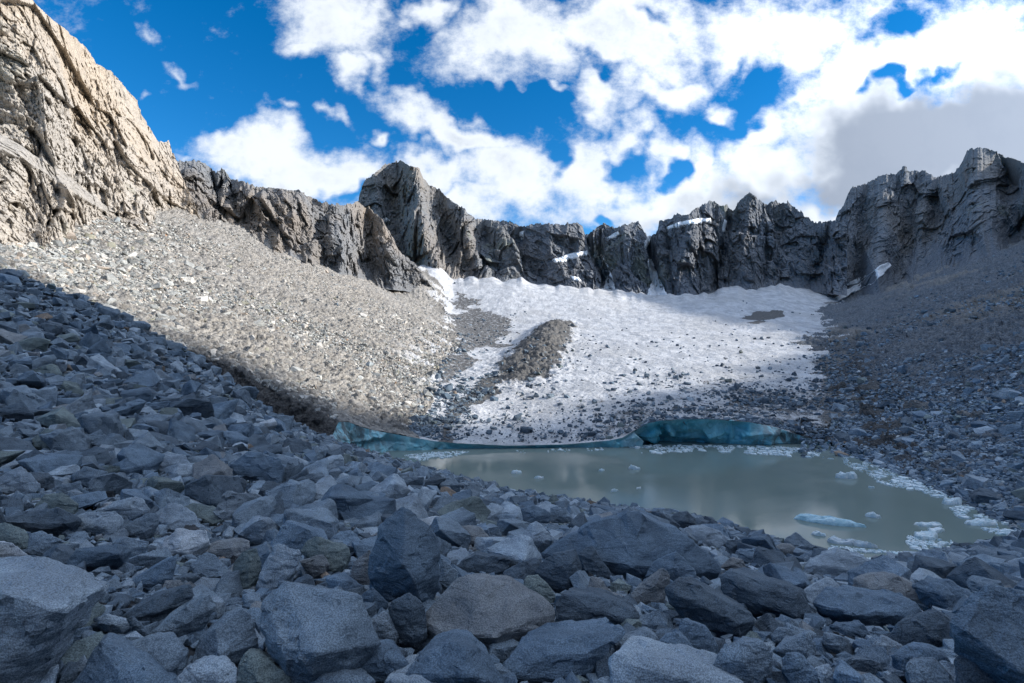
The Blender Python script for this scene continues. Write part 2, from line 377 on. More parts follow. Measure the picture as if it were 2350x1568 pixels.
dirt_and_shade = np.maximum(dirt_and_shade, np.where(isG, .95*in_poly(PX+14*w4, PY+10*w3, pts("1850,1004 1960,990 2070,1004 2115,1030 2040,1046 1900,1034")), 0))  # hollow beside the ice cliff: its shade painted dark into the slope colour
iceE = np.where(isE, sstep(.12, .3, w4+.5*w3)*(1-sstep(2, 16, XE(Y)-X))*sstep(95, 110, Y), 0)*.8
attrs = {'deb_and_shade': np.where(ice, deb_and_shade, dirt_and_shade), 'warm': warm, 'ice': np.where(ice, 0, iceE)}  # on the ice debris only; on the slopes also the painted hollow shade
FQ = grid_faces(nr, nc)
cen = FQ[:, 0]
kE, kG = isE[cen], isG[cen]
def piece(name, keep, mat, label, cat):
    v, f, a, _ = submesh(V2, FQ, keep, attrs)
    return tag(make_mesh(name, v, f, mat, True, a), label, cat, kind='structure')
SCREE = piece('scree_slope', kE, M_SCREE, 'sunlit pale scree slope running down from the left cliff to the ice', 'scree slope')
GLACIER = piece('glacier', ~(kE | kG), M_GLACIER, 'white glacier streaked with dark debris between the slopes, ending in the lake', 'glacier')
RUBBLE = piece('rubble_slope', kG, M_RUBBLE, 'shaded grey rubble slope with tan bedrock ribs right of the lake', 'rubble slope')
print('t basin', round(time.time()-T0, 1))

# ice cliff at the glacier's snout (part of the glacier)
ipx = np.linspace(745, 1905, 640); nv = 46
yf = cur(FRONT, ipx); xf = (ipx-CX)/F*yf; zt = basin(xf, yf+.01)
rec = cur("740,-2.5 860,-1.6 940,-.6 1000,.5 1300,.6 1400,.3 1440,.2 1480,1.6 1540,2.6 1680,2.6 1730,1.2 1760,.2 1860,.3 1905,.4", ipx)
vv = np.linspace(0, 1, nv)[:, None]
zi = zt*(1-vv)+(WATER-.6)*vv
ins = np.where(rec > 0, np.sin(vv*math.pi*.62)*rec, vv*rec)+sstep(.72, .95, vv)*np.where(ipx > 960, .8, 0.)
yi = yf+ins; xi = (ipx-CX)/F*yf+0*vv+.12*ins
VI = np.stack([xi+0*zi, yi+0*zi, zi], -1).reshape(-1, 3).astype(f32)
NI = grid_normals(VI, nv, len(ipx), -1.)
hh = np.clip((zt-WATER)/3., .15, 1.2)[None, :]+0*vv
edge = np.minimum(1, vv*3.5).repeat(len(ipx), 1)
dI = (1.1*fbm(VI*np.array([.16, .16, .2]), 41, 3, .5)+.8*facet(VI*np.array([.35, .35, .3]), 42)+.16*facet(VI*1.1, 43)).reshape(nv, -1)*hh*edge
VI = VI+NI*dI.reshape(-1, 1)
IPX = np.tile(ipx, nv); IV = vv.repeat(len(ipx), 1).ravel()
pale = np.clip(sstep(1435, 1400, IPX)*.25+np.exp(-((IPX-1455)/28)**2)*.8+sstep(1715, 1760, IPX)*.55+sstep(960, 880, IPX)*.25+.25*fbm(VI*.3, 44, 3), 0, 1)*(1-.6*IV)
ideb = np.clip(sstep(1700, 1800, IPX)*.75+sstep(930, 800, IPX)*.75+.15, 0, 1)
tag(make_mesh('ice_cliff', VI, grid_faces(nv, len(ipx)), M_ICE, True, {'pale': pale, 'deb_and_shade': ideb}, GLACIER), 'turquoise ice cliff with an overhanging cave at the water')

# ------------------------------------------------------------------ cliffs and mountains
def wall(name, mat, p0, p1, step, rows, nrows, amp, cell, seed, label, cat, gul=(), gk=1.6, prof=1., rampf=None, ribs=None, jag=4., stretch=.4, warmf=None, shear=0.):
    """rows: list of (height curve, depth function); lowest first, crest last"""
    px = np.arange(p0, p1, step); n = len(px); K = len(rows)
    ys = np.array([r[0](px) for r in rows]); ds = np.array([r[1](px) for r in rows])
    jn = fbm(np.stack([px*.05, px*0, px*0+seed], -1), seed, 4, .6)+.5*facet(np.stack([px*.07, px*0+.3, px*0+seed+.2], -1), seed+3)
    ys[-1] += jag*(jn+.55*facet(np.stack([px*.19, px*0+.3, px*0+seed+.7], -1), seed+4))
    tk = np.linspace(0, 1, K); tr = np.linspace(0, 1, nrows)
    PYr = np.empty((nrows, n)); PD = np.empty((nrows, n))
    i = np.clip(np.searchsorted(tk, tr, 'right')-1, 0, K-2); a = ((tr-tk[i])/(tk[1]-tk[0]))[:, None]
    PYr = ys[i]*(1-a)+ys[i+1]*a; PD = ds[i]*(1-a**prof)+ds[i+1]*a**prof
    T = tr[:, None]+0*px
    for (gx1, gx0, wd, am) in gul:                      # gullies (+) and buttresses (-): place at crest, at foot, width, depth
        c = gx0+(gx1-gx0)*T
        PD = PD+gk*am*np.exp(-((px-c)/(wd*(1.6-.8*T)))**2)*(.35+.65*np.sin(np.clip(T*1.1, 0, 1)*math.pi*.9))
    if ribs is not None:                                # buttresses that widen downwards, with gullies between
        am, wl, drift = ribs
        ph = px/wl+drift*(1-T)*1.
        sh_ = np.stack([ph.ravel(), 0*ph.ravel()+seed*.37, .9*T.ravel()], -1)
        rb = 1-2*np.abs(vnoise(sh_, seed+70))*1.4; rb2 = 1-2*np.abs(vnoise(sh_*np.array([2.3, 1, 1.6])+5, seed+71))*1.3
        PD = PD-am*((rb+.45*rb2).reshape(T.shape)-.2)*np.clip(.12+1.25*np.sin(np.clip(T*.92+.05, 0, 1)*math.pi), 0, 1)
    Xw = (px-CX)/F*PD; Zw = -(PYr-CY)/F*PD
    # the far side of the crest
    m = 14; bt = np.linspace(.07, 1, m)[:, None]
    dep = PD[-1]; X2 = Xw[-1]+(px-CX)/F*dep*.3*bt; Y2 = PD[-1]+dep*.3*bt; Z2 = Zw[-1]-dep*.42*bt**.9
    Vw = np.concatenate([np.stack([Xw, PD, Zw], -1), np.stack([X2, Y2, Z2], -1)], 0).reshape(-1, 3).astype(f32)
    R = nrows+m
    Nw = grid_normals(Vw, R, n)
    Nw = np.where((Nw*np.stack([-Vw[:, 0], -Vw[:, 1], 0*Vw[:, 0]+60], -1)).sum(-1, keepdims=True) < 0, Nw, Nw)
    S = np.array([1, 1, stretch], f32)
    mid = nrows//2; ul = np.concatenate([[0], np.cumsum(np.hypot(np.diff(Xw[mid]), np.diff(PD[mid])))])   # distance along the wall
    Q = np.stack([np.tile(ul, R), Vw[:, 1]*.06+seed, Vw[:, 2]], -1).astype(f32); Q[:, 0] += shear*Q[:, 2]
    warp = np.stack([fbm(Q/(cell*2.2), seed+50, 3), fbm(Q/(cell*2.2), seed+51, 3)*.6, fbm(Q/(cell*2.2), seed+52, 3)], -1)*cell*.2
    Q = (Q+warp)*S
    Sv = np.array([1, 1, .85], f32)
    hd = 110.
    led = (Q[:, 2]+.5*Q[:, 0]*(1 if shear >= 0 else -1)*.6)/(cell*1.1)+1.3*fbm(Q/(cell*3.), seed+60, 2); led = led-np.floor(led)   # benches
    led = np.where(led < .85, led/.85, (1-led)/.15)-.5
    lm = sstep(-.1, .25, fbm(Q/(cell*2.), seed+61, 2))
    dd = amp*(.35*fbm(Q/(cell*2.2), seed, 3, .5)+2.3*facet(Q*np.array([1, 1, 1.25], f32)/(cell*2.4), seed+4, 150.)+1.3*facet(Q/cell, seed+5, hd)+.65*facet(Q*Sv/(cell*.42), seed+6, hd)+.36*facet(Q*Sv/(cell*.18), seed+7, hd)+.16*facet(Q/(cell*.08), seed+8, hd)+.07*facet(Q/(cell*.035), seed+9, hd)-.45*led*lm)
    T2 = np.concatenate([tr, np.ones(m)]).repeat(n)
    dd *= (.45+.55*np.clip(T2*6, 0, 1))*(1-.6*sstep(.8, 1., T2))
    ray = -Vw/np.linalg.norm(Vw, axis=1, keepdims=True); dr = ray*.85+Nw*.15
    if rampf is not None: dd *= 1-.65*rampf(np.tile(px, R), T2)
    Vw2 = Vw+dr*dd[:, None]
    wm = np.zeros(len(Vw)) if warmf is None else warmf(Vw, np.tile(px, R), T2)
    rm = np.zeros(len(Vw)) if rampf is None else rampf(np.tile(px, R), T2)
    Fw = grid_faces(R, n)
    o = tag(make_mesh(name, Vw2, Fw, mat, False, {'warm': wm, 'ramp': rm}), label, cat, kind='structure')
    return o, Vw2, Fw, Nw
C = lambda s: (lambda x: cur(s, x))
BY = "-300,555 0,566 40,588 125,588 165,566 185,536 255,520 330,545 400,520 470,540"
LEFT, *_ = wall('cliff', M_LEFT, -300, 474, 1.0, [
    (C(BY), lambda x: base_depth(x)-1),
    (C("-300,180 0,340 60,370 100,398 190,455 260,497 330,525 470,532"), lambda x: base_depth(x)+cur("-300,5 0,6 190,3 300,1 470,1", x)),
    (C("-300,140 0,298 60,332 100,358 200,432 270,488 330,515 470,528"), lambda x: base_depth(x)+cur("-300,16 0,15 190,9 300,4 470,2", x)),
    (C("-300,-330 -120,-170 0,-60 70,-4 95,22 145,65 195,107 203,116 220,145 255,163 295,210 315,232 325,265 350,305 360,322 377,327 387,319 395,345 403,364 415,395 440,450 474,530"),
     lambda x: base_depth(x)*1.0+cur("-300,40 0,26 75,28 203,32 325,34 395,36 430,22 474,2", x))],
    400, 2.5, 9.5, 100, 'tall sunlit tan cliff rising out of the top left corner', 'cliff', jag=3., stretch=.95, shear=.4, gk=1.,
    rampf=lambda p, t: np.clip(sstep(.31, .38, t)*(1-sstep(.60, .67, t))*(1-sstep(230, 320, p)), 0, 1),
    gul=[(330, 250, 26, 4), (200, 60, 40, 5), (395, 430, 24, -2)],
    warmf=lambda v, p, t: np.clip(.6*fbm(v*.03, 61, 3)+.15+.3*(t > .85), 0, 1))
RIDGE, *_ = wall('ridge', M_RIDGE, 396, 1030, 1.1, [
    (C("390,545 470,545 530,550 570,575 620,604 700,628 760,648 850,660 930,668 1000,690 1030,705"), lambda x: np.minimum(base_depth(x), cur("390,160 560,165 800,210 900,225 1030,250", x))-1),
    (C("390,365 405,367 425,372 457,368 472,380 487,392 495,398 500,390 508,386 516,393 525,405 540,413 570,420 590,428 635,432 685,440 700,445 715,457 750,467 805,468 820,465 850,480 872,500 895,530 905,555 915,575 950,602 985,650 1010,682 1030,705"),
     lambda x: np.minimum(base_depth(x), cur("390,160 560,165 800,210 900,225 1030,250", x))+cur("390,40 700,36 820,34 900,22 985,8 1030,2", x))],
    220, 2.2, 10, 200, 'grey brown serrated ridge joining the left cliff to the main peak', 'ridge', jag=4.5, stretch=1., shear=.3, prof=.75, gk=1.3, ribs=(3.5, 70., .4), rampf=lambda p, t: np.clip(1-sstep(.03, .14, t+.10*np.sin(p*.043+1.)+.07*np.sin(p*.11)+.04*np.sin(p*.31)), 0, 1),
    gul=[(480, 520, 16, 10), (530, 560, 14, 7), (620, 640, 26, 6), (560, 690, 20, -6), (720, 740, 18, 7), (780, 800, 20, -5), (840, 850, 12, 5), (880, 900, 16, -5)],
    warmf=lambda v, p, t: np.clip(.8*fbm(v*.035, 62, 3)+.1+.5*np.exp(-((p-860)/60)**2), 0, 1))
PEAK, PV, PF, PN = wall('mountain_peak', M_RIDGE, 800, 1200, 1.3, [
    (C("800,690 1000,690 1040,656 1100,656 1200,662"), lambda x: cur("800,285 1000,290 1200,300", x)),
    (C("800,475 822,460 825,440 835,422 845,408 860,397 870,388 885,378 900,374 915,372 928,374 940,380 962,390 972,410 983,420 995,430 1010,435 1030,457 1045,468 1060,477 1075,490 1090,500 1120,506 1150,520 1175,545 1200,600"),
     lambda x: cur("800,350 915,372 1060,350 1120,340 1200,330", x))],
    240, 3., 15, 300, 'dark pyramidal rock peak behind the ridge, highest summit in the middle', 'mountain', jag=4., stretch=1., shear=-.35, prof=.75, ribs=(7., 75., .5),
    gul=[(950, 1010, 26, -24), (905, 900, 22, 12), (1010, 1060, 22, 10), (1060, 1110, 20, -9), (860, 880, 14, -6), (1110, 1130, 14, 8)],
    warmf=lambda v, p, t: np.clip(.6*fbm(v*.03, 63, 3)-.1, 0, 1))
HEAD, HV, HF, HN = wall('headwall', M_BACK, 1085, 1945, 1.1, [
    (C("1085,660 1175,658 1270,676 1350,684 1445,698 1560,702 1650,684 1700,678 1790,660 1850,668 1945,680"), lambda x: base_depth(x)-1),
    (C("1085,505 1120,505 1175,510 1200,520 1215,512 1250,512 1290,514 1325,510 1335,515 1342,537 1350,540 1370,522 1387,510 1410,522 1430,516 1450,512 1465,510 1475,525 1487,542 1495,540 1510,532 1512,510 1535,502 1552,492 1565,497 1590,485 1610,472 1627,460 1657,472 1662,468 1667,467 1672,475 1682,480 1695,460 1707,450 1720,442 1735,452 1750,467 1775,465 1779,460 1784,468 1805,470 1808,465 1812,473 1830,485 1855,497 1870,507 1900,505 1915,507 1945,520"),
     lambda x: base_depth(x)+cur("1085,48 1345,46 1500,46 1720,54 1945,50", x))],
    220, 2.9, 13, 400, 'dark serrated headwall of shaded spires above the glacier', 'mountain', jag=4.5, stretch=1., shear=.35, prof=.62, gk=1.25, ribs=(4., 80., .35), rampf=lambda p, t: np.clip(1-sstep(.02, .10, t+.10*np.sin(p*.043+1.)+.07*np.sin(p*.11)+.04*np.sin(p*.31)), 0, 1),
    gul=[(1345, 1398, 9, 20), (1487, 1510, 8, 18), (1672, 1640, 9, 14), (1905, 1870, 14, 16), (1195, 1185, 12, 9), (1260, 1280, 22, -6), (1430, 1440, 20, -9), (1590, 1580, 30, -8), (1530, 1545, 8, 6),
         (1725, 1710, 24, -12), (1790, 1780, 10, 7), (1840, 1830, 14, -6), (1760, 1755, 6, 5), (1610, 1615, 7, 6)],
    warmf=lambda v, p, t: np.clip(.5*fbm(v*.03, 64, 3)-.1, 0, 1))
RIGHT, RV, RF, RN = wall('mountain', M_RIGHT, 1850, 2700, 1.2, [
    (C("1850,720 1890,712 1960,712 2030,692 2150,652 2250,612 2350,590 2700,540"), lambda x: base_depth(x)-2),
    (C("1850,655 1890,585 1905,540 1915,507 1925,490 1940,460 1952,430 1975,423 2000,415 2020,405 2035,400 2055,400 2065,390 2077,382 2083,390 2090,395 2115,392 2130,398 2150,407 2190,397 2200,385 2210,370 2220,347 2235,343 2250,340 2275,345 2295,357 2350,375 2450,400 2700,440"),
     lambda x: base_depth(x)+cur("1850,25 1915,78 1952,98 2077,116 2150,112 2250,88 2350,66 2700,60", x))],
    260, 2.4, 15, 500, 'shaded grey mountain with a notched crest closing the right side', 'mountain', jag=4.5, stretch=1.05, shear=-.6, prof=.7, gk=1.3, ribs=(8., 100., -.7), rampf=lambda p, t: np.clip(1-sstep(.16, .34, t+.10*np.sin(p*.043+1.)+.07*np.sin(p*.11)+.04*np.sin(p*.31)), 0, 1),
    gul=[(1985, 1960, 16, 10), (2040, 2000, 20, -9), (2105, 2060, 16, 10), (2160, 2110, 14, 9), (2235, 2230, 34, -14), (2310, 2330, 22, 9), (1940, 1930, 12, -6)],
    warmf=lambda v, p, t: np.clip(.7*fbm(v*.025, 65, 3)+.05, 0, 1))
print('t walls', round(time.time()-T0, 1))

# snow patches lying on the rock (skins of the rock surface, lifted and thickened)
def snow_patch(Vw, Fw, Nw, poly, lift, label):
    fp = Vw[Fw].mean(1); u = CX+F*fp[:, 0]/fp[:, 1]; v = CY-F*fp[:, 2]/fp[:, 1]
    nz = fbm(fp*.12, 71, 3)
    keep = in_poly(u+3*nz, v+3*nz, pts(poly))
    if keep.sum() < 6: return
    a, f, _, idx = submesh(Vw, Fw, keep, {})
    lab = np.arange(len(a))                         # keep the largest connected piece
    for _ in range(400):
        m = lab[f].min(1); new = lab.copy(); np.minimum.at(new, f.ravel(), np.repeat(m, f.shape[1]))
        if (new == lab).all(): break
        lab = new
    big = np.bincount(lab[f[:, 0]]).argmax(); a, f, _, idx = submesh(a, f, lab[f[:, 0]] == big, {})
    out = np.array([0, -1., .35], f32)
    # thickness from the distance to the patch edge
    e = np.sort(np.concatenate([f[:, [0, 1]], f[:, [1, 2]], f[:, [2, 3]], f[:, [3, 0]]]), 1)
    ue, ct = np.unique(e, axis=0, return_counts=True); bd = np.zeros(len(a), bool); bd[ue[ct == 1].ravel()] = True
    th = np.where(bd, -.4, lift)
    nb = np.zeros((len(a), 3)); cnt = np.zeros(len(a)); sm = a.astype(float)
    for _ in range(6):
        nb[:] = 0; cnt[:] = 0
        for p, q in ((0, 1), (1, 0)):
            np.add.at(nb, ue[:, p], sm[ue[:, q]]); np.add.at(cnt, ue[:, p], 1)
        sm = np.where(bd[:, None], sm, .5*sm+.5*nb/cnt[:, None])
    o = make_mesh('snow_patch', sm+out*th[:, None], f, M_SNOW, True)
    tag(o, label, 'snow patch', 'snow patches on the rock walls'); return o
hw = (HV, HF, HN)
snow_patch(*hw, "1528,522 1560,510 1590,503 1628,500 1630,512 1585,516 1532,527", 1.2, 'long white snow ledge high on the headwall beneath its serrated crest')
snow_patch(*hw, "1344,540 1358,545 1372,575 1390,605 1406,640 1412,668 1384,668 1390,640 1372,605 1352,570", 2.4, 'thin snow filled couloir dropping from the notch left of the twin towers')
snow_patch(*hw, "1266,598 1300,586 1346,574 1349,583 1305,598 1276,605", 1.2, 'slanting snow strip on the ledge left of the snow couloir')
snow_patch(*hw, "1392,546 1418,531 1424,538 1402,550", 1.2, 'small snow fleck on the dark tower right of the couloir')
snow_patch(*hw, "1478,566 1486,540 1495,540 1490,560 1482,575", 2.2, 'narrow snow sliver in the notch between tower and long wall')
snow_patch(*hw, "1484,600 1494,596 1516,650 1535,690 1480,690 1494,650", 2.4, 'dirty snow fan widening below the second notch')
snow_patch(*hw, "1190,535 1204,530 1202,548 1196,552", 1.2, 'tiny snow fleck near the crest above the glacier tongue')
snow_patch(*hw, "1306,632 1330,640 1336,648 1316,645", 1.2, 'small snow shelf low on the headwall just above the glacier')
snow_patch(*hw, "1655,530 1661,505 1668,508 1662,535", 1.2, 'hairline snow streak in the gully below the serrated saddle')
snow_patch(PV, PF, PN, "866,510 884,498 894,504 880,514", 1.2, 'little snow pocket at the foot of the main peak behind the ridge')
snow_patch(RV, RF, RN, "1896,698 1930,672 1975,648 2008,618 2034,604 2044,614 2004,648 1950,676 1906,702", 1.8, 'slanting snow strip at the foot of the right mountain beside the rubble')
snow_patch(RV, RF, RN, "1930,660 1962,640 1990,630 1965,652", .9, 'short faint snow streak above the slanting strip on the right')

# ------------------------------------------------------------------ sun, and the shoulder of the mountain that shades the valley floor
AZ, EL = math.radians(88), math.radians(22)
SUN = np.array([math.sin(AZ)*math.cos(EL), math.cos(AZ)*math.cos(EL), math.sin(EL)])
path = pts("330,330 300,262 262,190 232,120 212,50 200,-20 195,-100 195,-220")
tl = np.concatenate([[0], np.cumsum(np.linalg.norm(np.diff(path, axis=0), axis=1))])
tf = np.linspace(0, tl[-1], 400); pth = np.stack([np.interp(tf, tl, path[:, 0]), np.interp(tf, tl, path[:, 1])], -1)
edge_px = pts("-120,560 0,606 140,656 300,728 440,792 560,838 660,880 760,918 850,940 1000,972 1200,955 1400,925 1600,885 1720,850 1820,800 1870,755")
prof = []
for (a, b) in edge_px:
    Yp = solve(lambda x, y: basin(x, y, False), a, b, 55, 300); Xp = (a-CX)/F*Yp; Zp = -(b-CY)/F*Yp
    rel = pth-np.array([Xp, Yp]); along = rel@SUN[:2]/math.cos(EL); cross = rel[:, 0]*SUN[1]-rel[:, 1]*SUN[0]
    k = np.argmin(np.abs(cross)); prof.append((tf[k], Zp+along[k]*math.tan(EL)))
prof = np.array(sorted(prof))
crest = np.interp(tf, prof[:, 0], prof[:, 1])
crest = np.where(tf < prof[0, 0], prof[0, 1]-(prof[0, 0]-tf)*.3, crest); crest = np.where(tf > prof[-1, 0], prof[-1, 1]+(tf-prof[-1, 0])*.10, crest)
k = np.ones(9)/9; crest = np.convolve(np.pad(crest, 4, 'edge'), k, 'valid')
print('shoulder profile', prof.round(1).tolist())
rowsR = []
for q in np.linspace(0, 1, 40):                 # from the foot of the slope, over the crest, down the far side
    if q < .7:
        t = q/.7; off = -(1-t)*95; z = -8+(crest+8)*t**1.15
    else:
        t = (q-.7)/.3; off = t*110; z = crest-(crest+20)*t
    rowsR.append(np.stack([pth[:, 0]+off*.97, pth[:, 1]+off*.25, z], -1))
VS = np.concatenate(rowsR).astype(f32); NS = grid_normals(VS, 40, 400)
VS = VS+NS*(3.*facet(VS/14, 81)+1.2*facet(VS/5, 82))[:, None]
# only what lies outside the photograph's frame of the mountain is needed here
pxs = CX+F*VS[:, 0]/np.maximum(VS[:, 1], .1); out = (pxs > 2480) | (VS[:, 1] < 1)
FS = grid_faces(40, 400); ks = out[FS].all(1)
v, f, a, _ = submesh(VS, FS, ks, {'warm': np.zeros(len(VS))})
tag(make_mesh('mountain_shoulder', v, f, M_RIGHT, False, a), 'steep grey mountain shoulder right of the lake that shades the valley', 'mountain', kind='structure')

# ------------------------------------------------------------------ near ground and lake
nc, nr = 700, 360
px = np.linspace(-420, 2900, nc); t = np.linspace(0, 1, nr)[:, None]
Yn = np.exp(np.log(.9)*(1-t)+np.log(80)*t)+0*px; Xn = (px-CX)/F*Yn
Vn = np.stack([Xn, Yn, near(Xn, Yn)], -1).reshape(-1, 3).astype(f32)
sz = np.clip(Vn[:, 1]/14, .12, 1.)
Vn[:, 2] += -.32*np.maximum(sz, .35)+.2*sz*facet(Vn*1.3, 91)+.12*np.clip(sz*2, 0, 1)*facet(Vn*4.5, 92)
z0 = np.zeros(len(Vn))
tag(make_mesh('ground', Vn, grid_faces(nr, nc), M_GRAVEL, False, {'warm': z0, 'deb_and_shade': z0, 'ice': z0}), 'dark gravel ground under the boulders sloping to the lake', 'ground', kind='structure')
bx, by = np.meshgrid(np.linspace(-60, 60, 80), np.linspace(-60, 1.3, 60))
Vb = np.stack([bx, by, -1.95+.62*np.maximum(0, -by-2.5)+.05*fbm(np.stack([bx.ravel(), by.ravel(), 0*bx.ravel()], -1)*.8, 93, 3).reshape(bx.shape)-.0*by], -1).reshape(-1, 3)  # rear slope raised to cut low sky light on faces turned this way
zb = np.zeros(len(Vb))
tag(make_mesh('ground', Vb, grid_faces(60, 80), M_GRAVEL, False, {'warm': zb, 'deb_and_shade': zb, 'ice': zb}), 'dark gravel ground behind the viewpoint', 'ground', kind='structure')
LAKE = make_mesh('lake', np.array([[-60, 20, WATER], [95, 20, WATER], [95, 100, WATER], [-60, 100, WATER]]), np.array([[0, 1, 2, 3]]), M_WATER, False)
tag(LAKE, 'still grey green meltwater lake at the foot of the glacier', 'lake', kind='structure')
print('t ground', round(time.time()-T0, 1))

# ------------------------------------------------------------------ stones
TONES = {'grey': (.16, .208, .255), 'pale grey': (.255, .31, .362), 'dark grey': (.085, .114, .145), 'bluish grey': (.12, .17, .225), 'greenish grey': (.15, .186, .188), 'brownish grey': (.178, .194, .208), 'rust brown': (.22, .175, .14), 'whitish': (.42, .46, .50)}
TN = list(TONES); TP = np.array([.36, .17, .17, .22, .04, .03, .004, .006]); TP = TP/TP.sum()
def hull_points(r, slab):
    n = int(r.integers(11, 17)); q = r.normal(size=(n, 3)); q = np.sign(q)*np.abs(q)**.45
    q /= (np.abs(q)**3.2).sum(1, keepdims=True)**(1/3.2)
    q *= np.array([1, r.uniform(.6, .9), r.uniform(.28, .5) if slab else r.uniform(.5, .8)])
    q[:, 0] += .25*r.normal()*q[:, 2]; return q
def hull_bm(P):
    bm = bmesh.new()
    for p in P: bm.verts.new(p)
    bmesh.ops.convex_hull(bm, input=bm.verts[:]); bmesh.ops.delete(bm, geom=[v for v in bm.verts if not v.link_faces], context='VERTS')
    return bm
def bm_arrays(bm):
    bmesh.ops.triangulate(bm, faces=bm.faces[:]); bm.verts.index_update()
    return np.array([v.co[:] for v in bm.verts], f32), np.array([[v.index for v in f.verts] for f in bm.faces], np.int32)
def rock_mesh(name, P, size, seed, bev=.03, div=13, chip=.022):
    """an angular stone: hull, worn edges, chipped and roughened faces"""
    bm = hull_bm(P)
    bmesh.ops.dissolve_limit(bm, angle_limit=.07, verts=bm.verts[:], edges=bm.edges[:])
    bmesh.ops.bevel(bm, geom=bm.edges[:], offset=bev*size, segments=1, profile=.5, affect='EDGES', clamp_overlap=True)
    bmesh.ops.triangulate(bm, faces=bm.faces[:])
    for _ in range(5):
        L = [e for e in bm.edges if e.calc_length() > size/div]
        if not L or len(bm.verts) > 5200: break
        bmesh.ops.subdivide_edges(bm, edges=L, cuts=1); bmesh.ops.triangulate(bm, faces=bm.faces[:])
    bm.normal_update()
    v = np.array([x.co[:] for x in bm.verts], f32); n = np.array([x.normal[:] for x in bm.verts], f32)
    bm.verts.index_update(); f = np.array([[x.index for x in fc.verts] for fc in bm.faces], np.int32); bm.free()
    q = v/size; o = float(seed)*3.7
    qs = q*np.array([1, 1, 1.6])
    d = chip*(.8*facet(qs*2.6+o, seed)+.6*facet(qs*6+o, seed+1)+.35*fbm(q*2.2+o, seed+2, 3)+.35*fbm(q*14+o, seed+3, 2))
    return v+n*(d*size)[:, None], f
def link_mesh(name, v, f, mat):
    me = bpy.data.meshes.new(name); me.from_pydata(v.tolist(), [], f.tolist()); me.polygons.foreach_set('use_smooth', np.ones(len(f), bool)); me.set_sharp_from_angle(angle=math.radians(24)); me.materials.append(mat); return me

